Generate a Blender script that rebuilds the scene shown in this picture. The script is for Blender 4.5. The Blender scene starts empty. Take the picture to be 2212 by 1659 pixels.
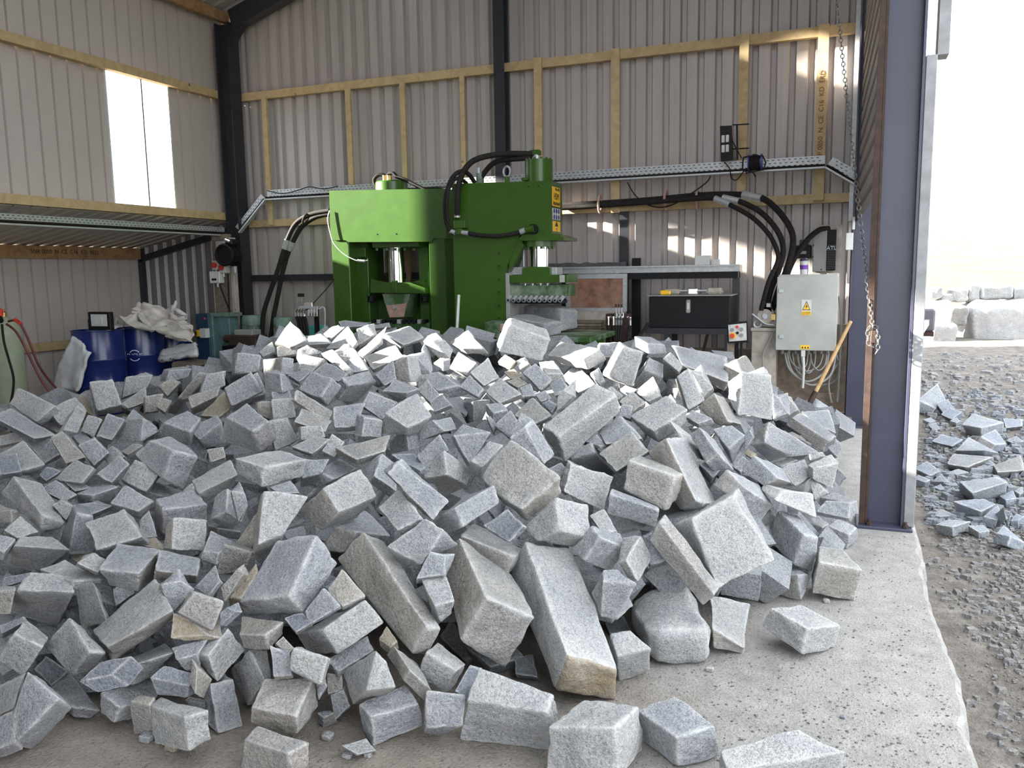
import bpy, bmesh, math, random
from mathutils import Vector, Matrix, noise
from math import sin, cos, pi, radians, sqrt
SC = bpy.context.scene
COL = SC.collection
random.seed(7)

# ------------------------------------------------------------------ camera
EYE = 1.58
FPX, CX, CY = 1780.0, 1106.0, 829.5
CAMR = Matrix(((0.9305415500181549, -0.034242503907018385, 0.36458178042242795),
               (0.36583528802325627, 0.13051671785329338, -0.921482462338673),
               (-0.016030150552964847, 0.9908545994680457, 0.13397834521394789)))
cam_data = bpy.data.cameras.new('camera')
cam = bpy.data.objects.new('camera', cam_data); COL.objects.link(cam)
cam_data.sensor_fit = 'HORIZONTAL'; cam_data.sensor_width = 36.0
cam_data.lens = 36.0 * FPX / 2212.0
cam_data.clip_start = 0.05; cam_data.clip_end = 600
cam.matrix_world = Matrix.Translation((0, 0, EYE)) @ CAMR.to_4x4()
SC.camera = cam

# ------------------------------------------------------------------ world, sun, exposure
SKY_STRENGTH = 1.0
SUN_STRENGTH = 17.0
SUN_DIR = Vector((1.0, 0.255, -0.31)).normalized()
world = bpy.data.worlds.new('world'); SC.world = world; world.use_nodes = True
bg = world.node_tree.nodes['Background']
bg.inputs['Color'].default_value = (0.90, 0.95, 1.0, 1)
bg.inputs['Strength'].default_value = SKY_STRENGTH
sun_data = bpy.data.lights.new('sun', 'SUN'); sun_data.energy = SUN_STRENGTH
sun_data.angle = radians(1.1); sun_data.color = (1.0, 0.91, 0.76)
sun = bpy.data.objects.new('sun', sun_data); COL.objects.link(sun)
sun.rotation_euler = SUN_DIR.to_track_quat('-Z', 'Y').to_euler()
sun.location = (-20, -5, 12)
SC.view_settings.view_transform = 'Standard'
SC.view_settings.look = 'None'
SC.view_settings.gamma = 1.0
SC.view_settings.use_curve_mapping = False
SC.view_settings.exposure = 2.32

# ------------------------------------------------------------------ pixel -> world helpers
CO = Vector((0, 0, EYE))
def ray(px, py): return CAMR @ Vector(((px - CX) / FPX, -(py - CY) / FPX, -1.0))
def atx(px, py, X): r = ray(px, py); return CO + r * (X / r.x)
def aty(px, py, Y): r = ray(px, py); return CO + r * (Y / r.y)
def atz(px, py, Z): r = ray(px, py); return CO + r * ((Z - EYE) / r.z)
def atd(px, py, d): return CO + ray(px, py) * d
def lerp(a, b, t): return a + (b - a) * t
def interp(tab, x):
    if x <= tab[0][0]: return tab[0][1]
    for (a, b), (c, d) in zip(tab, tab[1:]):
        if x <= c: return b + (d - b) * (x - a) / (c - a)
    return tab[-1][1]

# ------------------------------------------------------------------ mesh builder
class MB:
    def __init__(s): s.v = []; s.f = []
    def add(s, vs, fs):
        n = len(s.v); s.v += [Vector(p) for p in vs]; s.f += [[i + n for i in f] for f in fs]; return s
    def box(s, a, b):
        x0, y0, z0 = [min(p, q) for p, q in zip(a, b)]; x1, y1, z1 = [max(p, q) for p, q in zip(a, b)]
        return s.hexa([(x0,y0,z0),(x1,y0,z0),(x1,y1,z0),(x0,y1,z0),(x0,y0,z1),(x1,y0,z1),(x1,y1,z1),(x0,y1,z1)])
    def hexa(s, p): return s.add(p, [(3,2,1,0),(4,5,6,7),(0,1,5,4),(1,2,6,5),(2,3,7,6),(3,0,4,7)])
    def bbox(s, a, b, bv=0.006):           # box with chamfered edges
        bm = bmesh.new(); bmesh.ops.create_cube(bm, size=1)
        a = Vector(a); b = Vector(b); c = (a + b) / 2; d = b - a
        for v in bm.verts: v.co = Vector((c.x + v.co.x * abs(d.x), c.y + v.co.y * abs(d.y), c.z + v.co.z * abs(d.z)))
        bmesh.ops.bevel(bm, geom=list(bm.edges), offset=bv, segments=1, affect='EDGES')
        bm.verts.index_update(); s.add([v.co.copy() for v in bm.verts], [[v.index for v in f.verts] for f in bm.faces]); bm.free(); return s
    def bar(s, p, q, w, h, up=(0, 0, 1)):  # beam from p to q; w across, h along up
        p = Vector(p); q = Vector(q); d = (q - p).normalized(); u = Vector(up); u = (u - d * u.dot(d)).normalized(); r = d.cross(u)
        c = [(-1,-1),(1,-1),(1,1),(-1,1)]
        return s.hexa([p + r * (i*w/2) + u * (j*h/2) for i, j in c] + [q + r * (i*w/2) + u * (j*h/2) for i, j in c])
    def cyl(s, p, q, r, n=16, r2=None, cap=True):
        p = Vector(p); q = Vector(q); r2 = r if r2 is None else r2
        d = (q - p).normalized(); a = d.orthogonal().normalized(); b = d.cross(a)
        vs = [p + (a*cos(2*pi*i/n) + b*sin(2*pi*i/n)) * r for i in range(n)] + [q + (a*cos(2*pi*i/n) + b*sin(2*pi*i/n)) * r2 for i in range(n)]
        fs = [(i, (i+1) % n, n + (i+1) % n, n + i) for i in range(n)]
        if cap: fs += [list(range(n))[::-1], list(range(n, 2*n))]
        return s.add(vs, fs)
    def lathe(s, base, prof, n=28):        # (r, z) profile about vertical axis at base
        base = Vector(base); m = len(prof); vs = []
        for r, z in prof: vs += [base + Vector((r*cos(2*pi*i/n), r*sin(2*pi*i/n), z)) for i in range(n)]
        fs = [(k*n+i, k*n+(i+1) % n, (k+1)*n+(i+1) % n, (k+1)*n+i) for k in range(m-1) for i in range(n)]
        fs += [list(range(n))[::-1], list(range((m-1)*n, m*n))]
        return s.add(vs, fs)
    def prism(s, poly, d):                 # extrude a planar polygon by vector d
        n = len(poly); p = [Vector(q) for q in poly]; d = Vector(d)
        return s.add(p + [q + d for q in p], [list(range(n))[::-1], list(range(n, 2*n))] + [(i, (i+1) % n, n+(i+1) % n, n+i) for i in range(n)])
    def tube(s, pts, r, n=8, sub=6):
        pts = smooth([Vector(p) for p in pts], sub) if sub > 1 else [Vector(p) for p in pts]
        m = len(pts); vs = []; a = None
        for i, p in enumerate(pts):
            d = (pts[min(i+1, m-1)] - pts[max(i-1, 0)]).normalized()
            if a is None: a = d.orthogonal().normalized()
            a = (a - d * a.dot(d)); a = a.normalized() if a.length > 1e-6 else d.orthogonal().normalized(); b = d.cross(a)
            vs += [p + (a*cos(2*pi*k/n) + b*sin(2*pi*k/n)) * r for k in range(n)]
        fs = [(i*n+k, i*n+(k+1) % n, (i+1)*n+(k+1) % n, (i+1)*n+k) for i in range(m-1) for k in range(n)]
        fs += [list(range(n))[::-1], list(range((m-1)*n, m*n))]
        return s.add(vs, fs)
    def torus(s, c, ax, R, r, n=20, m=8, stretch=None):
        c = Vector(c); ax = Vector(ax).normalized(); a = ax.orthogonal().normalized(); b = ax.cross(a)
        if stretch: a = Vector(stretch[0]).normalized(); b = ax.cross(a)
        vs = []
        for i in range(n):
            t = 2*pi*i/n; d = a*cos(t)*(stretch[1] if stretch else 1) + b*sin(t); dn = d.normalized()
            for k in range(m): vs.append(c + d*R + (dn*cos(2*pi*k/m) + ax*sin(2*pi*k/m)) * r)
        return s.add(vs, [(i*m+k, ((i+1) % n)*m+k, ((i+1) % n)*m+(k+1) % m, i*m+(k+1) % m) for i in range(n) for k in range(m)])
    def build(s, name, mat, parent=None, smooth=False, origin=None, angle=None):
        me = bpy.data.meshes.new(name)
        off = Vector(origin) if origin is not None else (wloc(parent) if parent else Vector((0, 0, 0)))
        me.from_pydata([tuple(p - off) for p in s.v], [], s.f)
        bm = bmesh.new(); bm.from_mesh(me); bmesh.ops.recalc_face_normals(bm, faces=bm.faces); bm.to_mesh(me); bm.free()
        o = bpy.data.objects.new(name, me); COL.objects.link(o)
        if parent: o.parent = parent; o.location = off - wloc(parent)
        else: o.location = off
        if mat: me.materials.append(mat)
        if smooth:
            me.polygons.foreach_set('use_smooth', [True] * len(me.polygons))
            me.set_sharp_from_angle(angle=radians(angle or 40))
        LOC[o.name] = off
        return o
LOC = {}
def wloc(o): return LOC[o.name]
def smooth(p, k):
    if len(p) < 3: return p
    out = []
    for i in range(len(p)-1):
        a = p[max(i-1, 0)]; b = p[i]; c = p[i+1]; d = p[min(i+2, len(p)-1)]
        for j in range(k):
            t = j / k
            out.append(0.5 * ((2*b) + (c - a)*t + (2*a - 5*b + 4*c - d)*t*t + (3*b - a - 3*c + d)*t**3))
    return out + [p[-1]]
def tag(o, label=None, cat=None, group=None, kind=None):
    if label: o['label'] = label
    if cat: o['category'] = cat
    if group: o['group'] = group
    if kind: o['kind'] = kind
    return o
def thing(name, label, cat, loc, group=None):
    o = bpy.data.objects.new(name, None); COL.objects.link(o); o.location = loc; o.empty_display_size = 0.1
    LOC[o.name] = Vector(loc); return tag(o, label, cat, group)
def struct(mb, name, mat, **k): return tag(mb.build(name, mat, **k), kind='structure')
def lettering(body, size, origin, right, up, mat, parent, name='lettering', depth=0.0015, bend=None, align='CENTER', lift=0.002):
    cu = bpy.data.curves.new('t', 'FONT'); cu.body = body; cu.size = size; cu.align_x = align; cu.align_y = 'CENTER'; cu.extrude = depth / 2
    to = bpy.data.objects.new('t', cu); COL.objects.link(to)
    me = bpy.data.meshes.new_from_object(to.evaluated_get(bpy.context.evaluated_depsgraph_get()))
    bpy.data.objects.remove(to); bpy.data.curves.remove(cu)
    right = Vector(right).normalized(); up = Vector(up).normalized(); nrm = right.cross(up); origin = Vector(origin)
    off = wloc(parent)
    for v in me.vertices:
        x, y, z = v.co
        if bend:                                  # wrap round a vertical cylinder: bend = (centre, radius)
            c, R = bend; d0 = (origin - c); d0.z = 0; a0 = math.atan2(d0.y, d0.x); a = a0 + x / R
            v.co = Vector((c.x + (R + lift + z) * cos(a), c.y + (R + lift + z) * sin(a), origin.z + y)) - off
        else: v.co = origin + right * x + up * y + nrm * (z + lift) - off
    me.name = name; me.materials.clear(); me.materials.append(mat)
    o = bpy.data.objects.new(name, me); COL.objects.link(o); o.parent = parent; LOC[o.name] = off
    return o

# ------------------------------------------------------------------ materials
def newmat(name):
    m = bpy.data.materials.new(name); m.use_nodes = True; nt = m.node_tree
    return m, nt, nt.nodes['Principled BSDF']
def N(nt, t, **k):
    n = nt.nodes.new(t)
    for a, b in k.items(): setattr(n, a, b)
    return n
def ramp(nt, fac, stops):
    r = N(nt, 'ShaderNodeValToRGB'); e = r.color_ramp.elements
    while len(e) < len(stops): e.new(0.5)
    for i, (p, c) in enumerate(stops): e[i].position = p; e[i].color = (*c, 1)
    nt.links.new(fac, r.inputs[0]); return r.outputs[0]
def noi(nt, scale, detail=4, rough=0.6, vec=None):
    n = N(nt, 'ShaderNodeTexNoise'); n.inputs['Scale'].default_value = scale; n.inputs['Detail'].default_value = detail; n.inputs['Roughness'].default_value = rough
    if vec: nt.links.new(vec, n.inputs['Vector'])
    return n.outputs['Fac']
def mix(nt, fac, a, b, mode='MIX'):
    m = N(nt, 'ShaderNodeMix', data_type='RGBA', blend_type=mode)
    for s, x in ((0, fac), (6, a), (7, b)):
        if isinstance(x, (int, float)): m.inputs[s].default_value = x
        elif isinstance(x, tuple): m.inputs[s].default_value = (*x, 1)
        else: nt.links.new(x, m.inputs[s])
    return m.outputs[2]
def bump(nt, h, strength, dist, bs):
    b = N(nt, 'ShaderNodeBump'); b.inputs['Strength'].default_value = strength; b.inputs['Distance'].default_value = dist
    nt.links.new(h, b.inputs['Height']); nt.links.new(b.outputs[0], bs.inputs['Normal'])
def objco(nt): return N(nt, 'ShaderNodeTexCoord').outputs['Object']
def geoco(nt): return N(nt, 'ShaderNodeNewGeometry').outputs['Position']
def simple(name, col, rough=0.5, metal=0.0, var=0.12, scale=14.0, bmp=0.0, dirt=None, spec=0.5):
    m, nt, b = newmat(name); co = geoco(nt)
    f = noi(nt, scale, 5, 0.65, co)
    lo = tuple(c * (1 - var * 1.6) for c in col); hi = tuple(min(1, c * (1 + var)) for c in col)
    c = ramp(nt, f, [(0.3, lo), (0.7, hi)])
    if dirt:
        d = ramp(nt, noi(nt, scale * 0.35, 6, 0.7, co), [(0.45, (0, 0, 0)), (0.72, (1, 1, 1))])
        c = mix(nt, d, c, dirt)
    nt.links.new(c, b.inputs['Base Color']); b.inputs['Roughness'].default_value = rough; b.inputs['Metallic'].default_value = metal; b.inputs['Specular IOR Level'].default_value = spec
    if bmp: bump(nt, f, bmp, 0.01, b)
    return m
M = {}
def wood(name, col, dark):
    m, nt, b = newmat(name); co = geoco(nt)
    mp = N(nt, 'ShaderNodeMapping'); nt.links.new(co, mp.inputs[0]); mp.inputs['Scale'].default_value = (1.2, 1.2, 1.2)
    w = N(nt, 'ShaderNodeTexNoise'); w.inputs['Scale'].default_value = 6; w.inputs['Detail'].default_value = 6; w.inputs['Distortion'].default_value = 1.5
    nt.links.new(mp.outputs[0], w.inputs['Vector'])
    c = ramp(nt, w.outputs['Fac'], [(0.3, dark), (0.6, col), (0.85, tuple(min(1, x * 1.15) for x in col))])
    kn = N(nt, 'ShaderNodeTexVoronoi'); kn.inputs['Scale'].default_value = 3.0; nt.links.new(co, kn.inputs['Vector'])
    k = ramp(nt, kn.outputs['Distance'], [(0.03, (1, 1, 1)), (0.07, (0, 0, 0))])
    c = mix(nt, k, c, tuple(x * 0.35 for x in dark))
    nt.links.new(c, b.inputs['Base Color']); b.inputs['Roughness'].default_value = 0.75
    bump(nt, w.outputs['Fac'], 0.15, 0.01, b); return m
M['timber'] = wood('timber', (0.47, 0.35, 0.19), (0.39, 0.28, 0.145))
M['timber_brown'] = wood('timber_brown', (0.36, 0.21, 0.10), (0.22, 0.12, 0.055))
M['ply'] = wood('ply', (0.22, 0.17, 0.13), (0.12, 0.09, 0.07))
M['ply_pale'] = wood('ply_pale', (0.42, 0.38, 0.33), (0.30, 0.26, 0.22))
M['dark_steel'] = simple('dark_steel', (0.030, 0.031, 0.038), 0.38, 0.2, 0.15)
M['post_paint'] = simple('post_paint', (0.040, 0.042, 0.072), 0.36, 0.0, 0.10, 3.0, 0.05)
M['rust'] = simple('rust', (0.045, 0.024, 0.017), 0.75, 0.1, 0.3, 20, 0.2)
M['galv'] = simple('galvanised', (0.44, 0.45, 0.46), 0.42, 0.45, 0.12, 30)
M['flashing'] = simple('flashing_steel', (0.24, 0.245, 0.255), 0.5, 0.3, 0.15, 9)
M['chain_steel'] = simple('chain_steel', (0.16, 0.15, 0.145), 0.45, 0.6, 0.2, 60)
M['chrome'] = simple('chrome', (0.85, 0.85, 0.86), 0.12, 1.0, 0.02)
M['green'] = simple('green_paint', (0.032, 0.084, 0.008), 0.30, 0.0, 0.10, 6.0, 0.04)
M['green_worn'] = simple('green_worn', (0.026, 0.078, 0.015), 0.5, 0.0, 0.15, 9.0, 0.1, dirt=(0.30, 0.33, 0.29))
M['black'] = simple('black_paint', (0.0075, 0.0075, 0.009), 0.55, 0.0, 0.2, spec=0.25)
M['rubber'] = simple('hose_rubber', (0.022, 0.019, 0.018), 0.75, 0.0, 0.25, 40, spec=0.12)
M['rubber_red'] = simple('hose_red', (0.13, 0.025, 0.03), 0.55, 0.0, 0.2, 30)
M['blue_drum'] = simple('blue_drum_paint', (0.010, 0.019, 0.115), 0.22, 0.0, 0.15, 5)
M['white'] = simple('white_plastic', (0.58, 0.58, 0.565), 0.45, 0.0, 0.05)
M['white_print'] = simple('white_print', (0.78, 0.80, 0.86), 0.5, 0.0, 0.02)
M['black_print'] = simple('black_print', (0.02, 0.02, 0.02), 0.5, 0.0, 0.02)
M['brown_print'] = simple('brown_print', (0.14, 0.07, 0.03), 0.7, 0.0, 0.1)
M['yellow'] = simple('yellow_sign', (0.85, 0.50, 0.02), 0.4, 0.0, 0.04)
M['grey_cab'] = simple('cabinet_grey', (0.40, 0.405, 0.375), 0.42, 0.0, 0.05, 8, 0, dirt=(0.33, 0.33, 0.30))
M['grey_case'] = simple('grey_case', (0.27, 0.27, 0.255), 0.45, 0.0, 0.08)
M['sack'] = simple('white_sack', (0.62, 0.63, 0.65), 0.75, 0.0, 0.10, 8, 0.2)
M['tarp'] = simple('dirty_tarp', (0.52, 0.48, 0.43), 0.7, 0.0, 0.2, 6, 0.2)
M['plastic_film'] = simple('plastic_film', (0.55, 0.52, 0.50), 0.2, 0.0, 0.15, 10)
M['gas'] = simple('pale_green_cylinder', (0.29, 0.33, 0.235), 0.42, 0.0, 0.08, 6)
M['teal'] = simple('teal_paint', (0.10, 0.19, 0.19), 0.5, 0.0, 0.15, 10, 0.05, dirt=(0.05, 0.05, 0.05))
M['motor_green'] = simple('motor_green', (0.16, 0.25, 0.21), 0.55, 0.0, 0.2, 12, 0.05, dirt=(0.07, 0.06, 0.05))
M['bright_teal'] = simple('bright_teal', (0.06, 0.33, 0.27), 0.5, 0.0, 0.1, 12)
M['blue_locker'] = simple('blue_locker', (0.02, 0.05, 0.10), 0.4, 0.0, 0.15, 8)
M['copper'] = simple('copper_board', (0.26, 0.13, 0.085), 0.45, 0.1, 0.35, 7, 0.05, dirt=(0.36, 0.23, 0.17))
M['dark_grey'] = simple('dark_grey_case', (0.10, 0.10, 0.11), 0.5, 0.0, 0.1)
M['red'] = simple('red_plastic', (0.62, 0.05, 0.03), 0.35)
M['purple'] = simple('purple_band', (0.17, 0.04, 0.36), 0.4)
M['dark_purple'] = simple('purple_lid', (0.03, 0.018, 0.07), 0.35)
M['blue_reel'] = simple('blue_reel', (0.03, 0.05, 0.28), 0.4)
M['brass'] = simple('brass', (0.55, 0.38, 0.14), 0.35, 0.9)
M['pink_rust'] = simple('pink_rust', (0.42, 0.27, 0.22), 0.7, 0.0, 0.2, 22, 0.2)
M['shovel_wood'] = wood('shovel_wood', (0.46, 0.30, 0.14), (0.33, 0.20, 0.09))
M['lamp_glass'] = simple('lamp_glass', (0.55, 0.58, 0.58), 0.1, 0.0, 0.05)
def sheet_mat(name, col, streak):
    m, nt, b = newmat(name); co = geoco(nt)
    mp = N(nt, 'ShaderNodeMapping'); nt.links.new(co, mp.inputs[0]); mp.inputs['Scale'].default_value = (22, 22, 0.5)
    f = noi(nt, 1.6, 5, 0.7, mp.outputs[0]); g = noi(nt, 1.1, 4, 0.6, co)
    c = ramp(nt, f, [(0.3, tuple(x * (1 - streak) for x in col)), (0.7, col)])
    c = mix(nt, ramp(nt, g, [(0.35, (0, 0, 0)), (0.75, (0.5, 0.5, 0.5))]), c, tuple(x * 0.82 for x in col))
    nt.links.new(c, b.inputs['Base Color']); b.inputs['Roughness'].default_value = 0.34
    return m
M['sheet_back'] = sheet_mat('sheet_back', (0.43, 0.385, 0.365), 0.18)
M['sheet_left'] = sheet_mat('sheet_left', (0.50, 0.445, 0.415), 0.05)
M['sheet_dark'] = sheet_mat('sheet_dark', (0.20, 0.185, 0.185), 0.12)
M['sheet_roof'] = sheet_mat('sheet_roof', (0.40, 0.41, 0.40), 0.1)
M['soffit'] = sheet_mat('soffit', (0.56, 0.53, 0.48), 0.08)
M['rib_pale'] = simple('rib_pale', (0.62, 0.60, 0.62), 0.4, 0.0, 0.05)
M['clad_right'] = simple('clad_right', (0.30, 0.26, 0.235), 0.6, 0.0, 0.15, 12)
def granite_mat(name='granite'):
    m, nt, b = newmat(name)
    co = objco(nt)
    oi = N(nt, 'ShaderNodeObjectInfo')
    add = N(nt, 'ShaderNodeVectorMath', operation='ADD'); nt.links.new(co, add.inputs[0])
    cmb = N(nt, 'ShaderNodeCombineXYZ'); mu = N(nt, 'ShaderNodeMath', operation='MULTIPLY'); mu.inputs[1].default_value = 37
    nt.links.new(oi.outputs['Random'], mu.inputs[0]); nt.links.new(mu.outputs[0], cmb.inputs[0]); nt.links.new(mu.outputs[0], cmb.inputs[1])
    nt.links.new(cmb.outputs[0], add.inputs[1]); v = add.outputs[0]
    sp = noi(nt, 170, 2, 0.7, v)
    sp2 = noi(nt, 70, 3, 0.7, v)
    big = noi(nt, 5, 5, 0.65, v)
    at = N(nt, 'ShaderNodeAttribute', attribute_name='edge')
    tn = N(nt, 'ShaderNodeAttribute', attribute_name='tan')
    c = ramp(nt, sp, [(0.36, (0.15, 0.155, 0.17)), (0.47, (0.37, 0.375, 0.385)), (0.60, (0.52, 0.52, 0.515))])
    c2 = ramp(nt, sp2, [(0.36, (0.22, 0.225, 0.24)), (0.50, (0.40, 0.405, 0.41)), (0.66, (0.48, 0.48, 0.475))])
    c = mix(nt, 0.45, c, c2)
    c = mix(nt, 1.0, c, ramp(nt, big, [(0.3, (0.66, 0.67, 0.70)), (0.7, (0.96, 0.945, 0.915))]), 'MULTIPLY')
    c = mix(nt, 1.0, c, oi.outputs['Color'], 'MULTIPLY')
    ef = N(nt, 'ShaderNodeMath', operation='MULTIPLY'); nt.links.new(at.outputs['Fac'], ef.inputs[0])
    er = ramp(nt, noi(nt, 22, 4, 0.7, v), [(0.35, (0.15, 0.15, 0.15)), (0.62, (0.8, 0.8, 0.8))]); nt.links.new(er, ef.inputs[1])
    c = mix(nt, ef.outputs[0], c, (0.60, 0.60, 0.59))
    tf = N(nt, 'ShaderNodeMath', operation='MULTIPLY'); nt.links.new(tn.outputs['Fac'], tf.inputs[0])
    tr = ramp(nt, noi(nt, 6, 5, 0.7, v), [(0.3, (0.45, 0.45, 0.45)), (0.6, (1, 1, 1))]); nt.links.new(tr, tf.inputs[1])
    c = mix(nt, tf.outputs[0], c, mix(nt, sp2, (0.21, 0.155, 0.085), (0.46, 0.37, 0.25)))
    nt.links.new(c, b.inputs['Base Color']); b.inputs['Roughness'].default_value = 0.85
    hm = N(nt, 'ShaderNodeMath', operation='ADD'); nt.links.new(noi(nt, 55, 5, 0.7, v), hm.inputs[0]); nt.links.new(noi(nt, 14, 4, 0.65, v), hm.inputs[1])
    bump(nt, hm.outputs[0], 0.95, 0.022, b)
    return m
M['granite'] = granite_mat()
def ground_mat(name, a, b_, c_, sc, bs, rough=0.9):
    m, nt, b = newmat(name); co = geoco(nt)
    f = noi(nt, sc, 8, 0.72, co); g = noi(nt, 0.9, 5, 0.6, co); s = noi(nt, sc * 9, 3, 0.7, co)
    c = ramp(nt, f, [(0.3, a), (0.55, b_), (0.75, c_)])
    c = mix(nt, 1.0, c, ramp(nt, g, [(0.3, (0.78, 0.77, 0.76)), (0.7, (1.08, 1.08, 1.08))]), 'MULTIPLY')
    c = mix(nt, 1.0, c, ramp(nt, s, [(0.3, (0.72, 0.72, 0.72)), (0.5, (1, 1, 1)), (0.75, (1.12, 1.12, 1.12))]), 'MULTIPLY')
    nt.links.new(c, b.inputs['Base Color']); b.inputs['Roughness'].default_value = rough
    hm = N(nt, 'ShaderNodeMath', operation='ADD'); nt.links.new(f, hm.inputs[0]); nt.links.new(s, hm.inputs[1])
    bump(nt, hm.outputs[0], bs, 0.02, b); return m
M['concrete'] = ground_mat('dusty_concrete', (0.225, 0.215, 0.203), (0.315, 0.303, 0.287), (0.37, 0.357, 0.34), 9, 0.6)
def stain_shade_floor():
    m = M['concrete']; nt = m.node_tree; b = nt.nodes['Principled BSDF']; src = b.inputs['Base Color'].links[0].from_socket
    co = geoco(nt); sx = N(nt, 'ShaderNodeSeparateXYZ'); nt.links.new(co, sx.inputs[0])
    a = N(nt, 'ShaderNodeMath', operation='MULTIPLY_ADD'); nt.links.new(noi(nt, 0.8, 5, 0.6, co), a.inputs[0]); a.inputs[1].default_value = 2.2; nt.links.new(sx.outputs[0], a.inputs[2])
    f = ramp(nt, a.outputs[0], [(0.0, (1, 1, 1)), (0.75, (0, 0, 0))])      # brown dirt plus painted daylight fall-off, away from the dusty slab edge
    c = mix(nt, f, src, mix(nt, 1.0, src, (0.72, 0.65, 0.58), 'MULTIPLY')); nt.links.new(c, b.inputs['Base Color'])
stain_shade_floor()
M['gravel'] = ground_mat('gravel_ground', (0.06, 0.050, 0.042), (0.155, 0.135, 0.116), (0.27, 0.25, 0.225), 6, 0.8)
M['hill'] = ground_mat('hill_grass', (0.040, 0.028, 0.011), (0.090, 0.070, 0.036), (0.135, 0.115, 0.075), 0.5, 0.5)
def pane_mat():
    m, nt, b = newmat('clear_sheet'); nt.nodes.remove(b)
    out = nt.nodes['Material Output']; t = N(nt, 'ShaderNodeBsdfTransparent'); t.inputs[0].default_value = (0.93, 0.95, 0.97, 1)
    g = N(nt, 'ShaderNodeBsdfGlossy'); g.inputs['Roughness'].default_value = 0.08
    mx = N(nt, 'ShaderNodeMixShader'); mx.inputs[0].default_value = 0.05
    nt.links.new(t.outputs[0], mx.inputs[1]); nt.links.new(g.outputs[0], mx.inputs[2]); nt.links.new(mx.outputs[0], out.inputs[0]); return m
M['pane'] = pane_mat()
# ------------------------------------------------------------------ the building shell
XL, YB, XO, XR = -7.9, 9.5, -9.65, 0.40      # left wall, back wall, lean-to outer wall, right side
Y0, Y1 = -3.5, 15.7                          # front and far ends of the building
XM, EAVE, RIDGE = -3.75, 4.95, 6.15
def roofz(x): return RIDGE - (RIDGE - EAVE) * abs(x - XM) / (XM - XL)
def profile(u0, u1, pitch, dep, wide=0.58, sl=0.09):
    sl = min(sl, (1 - wide) / 3); pts = []; u = u0
    while u < u1 - 1e-6:
        for a, d in ((0, 0), (wide, 0), (wide + sl, dep), (1 - sl, dep)):
            if u + a * pitch <= u1: pts.append((u + a * pitch, d))
        u += pitch
    pts.append((u1, pts[-1][1])); return pts
def vsheet(axis, c, u0, u1, z0, z1, pitch=0.2, dep=0.035, mb=None, wide=0.58):
    mb = mb or MB(); pr = profile(u0, u1, pitch, dep, wide)
    top = z1 if callable(z1) else (lambda u: z1)
    P = (lambda u, d, z: (u, c + d, z)) if axis == 'x' else (lambda u, d, z: (c - d, u, z))
    vs = []
    for u, d in pr: vs += [P(u, d, z0), P(u, d, top(u))]
    return mb.add(vs, [(2*i, 2*i+2, 2*i+3, 2*i+1) for i in range(len(pr)-1)])
WZ0, WZ1 = 2.42, 3.94
WINS = [(7.45, 8.42), (2.85, 3.98)]
# back wall (full gable) and the darker end wall of the lean-to
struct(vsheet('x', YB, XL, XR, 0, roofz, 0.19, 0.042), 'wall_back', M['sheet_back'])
# left wall above the lean-to opening
mb = MB(); vsheet('y', XL - 0.02, Y0, Y1, WZ1 + 0.05, EAVE + 0.12, 0.2, 0.032, mb, 0.86)
cuts = sorted(WINS); y = Y0
for a, b in cuts + [(Y1, Y1)]:
    if a - y > 0.05: vsheet('y', XL - 0.02, y, a, WZ0 - 0.08, WZ1 + 0.05, 0.2, 0.032, mb, 0.86)
    y = b
struct(mb, 'wall_left', M['sheet_left'])
for i, (a, b) in enumerate(WINS):
    w = thing('window_%d' % (i + 1), None, None, ((XL, (a+b)/2, WZ0))); w['kind'] = 'structure'
    mid = a + (b - a) * 0.53
    for p, q in ((a, mid), (mid, b)): MB().box((XL - 0.028, p + 0.004, WZ0 - 0.06), (XL - 0.022, q - 0.004, WZ1 + 0.05)).build('pane', M['pane'], w)
    MB().box((XL - 0.03, mid - 0.009, WZ0 - 0.06), (XL + 0.02, mid + 0.009, WZ1 + 0.04)).build('mullion', M['dark_steel'], w)
    for yy in (a, b): MB().box((XL - 0.03, yy - 0.012, WZ0 - 0.06), (XL + 0.0, yy + 0.012, WZ1 + 0.04)).build('edge_trim', M['white'], w)
# lean-to: low outer wall, end wall, sloping roof sheet seen from below
ZLO, ZHI = 2.02, 2.36
struct(vsheet('y', XO, Y0, YB, 0, ZLO, 0.2, 0.03, None, 0.86), 'wall_leanto', M['sheet_left'])
def lz(x): return lerp(ZHI, ZLO, (XL - x) / (XL - XO))
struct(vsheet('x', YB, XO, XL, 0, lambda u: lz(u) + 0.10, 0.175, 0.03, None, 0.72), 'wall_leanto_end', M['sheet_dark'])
er = MB()
for k in range(10):
    x = XO + 0.1 + 0.175 * k
    if x < XL - 0.05: er.box((x - 0.018, YB - 0.02, 0.02), (x + 0.018, YB + 0.01, lz(x) - 0.02))
pr = profile(Y0, YB + 0.08, 0.19, 0.032); mb = MB(); vs = []
for u, d in pr: vs += [(XL - 0.02, u, ZHI + d), (XO - 0.25, u, lz(XO - 0.25) + d)]
mb.add(vs, [(2*i, 2*i+2, 2*i+3, 2*i+1) for i in range(len(pr)-1)])
struct(mb, 'ceiling_leanto', M['soffit'])
tag(bpy.data.objects['wall_leanto_end'], kind='structure')
for k in range(10):
    x = XO + 0.12 + 0.175 * k
    if x < XL - 0.05:
        MB().box((x - 0.017, YB - 0.016, 0.02), (x + 0.017, YB + 0.02, lz(x) - 0.01)).build('rib', M['rib_pale'], bpy.data.objects['wall_leanto_end'])
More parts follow.
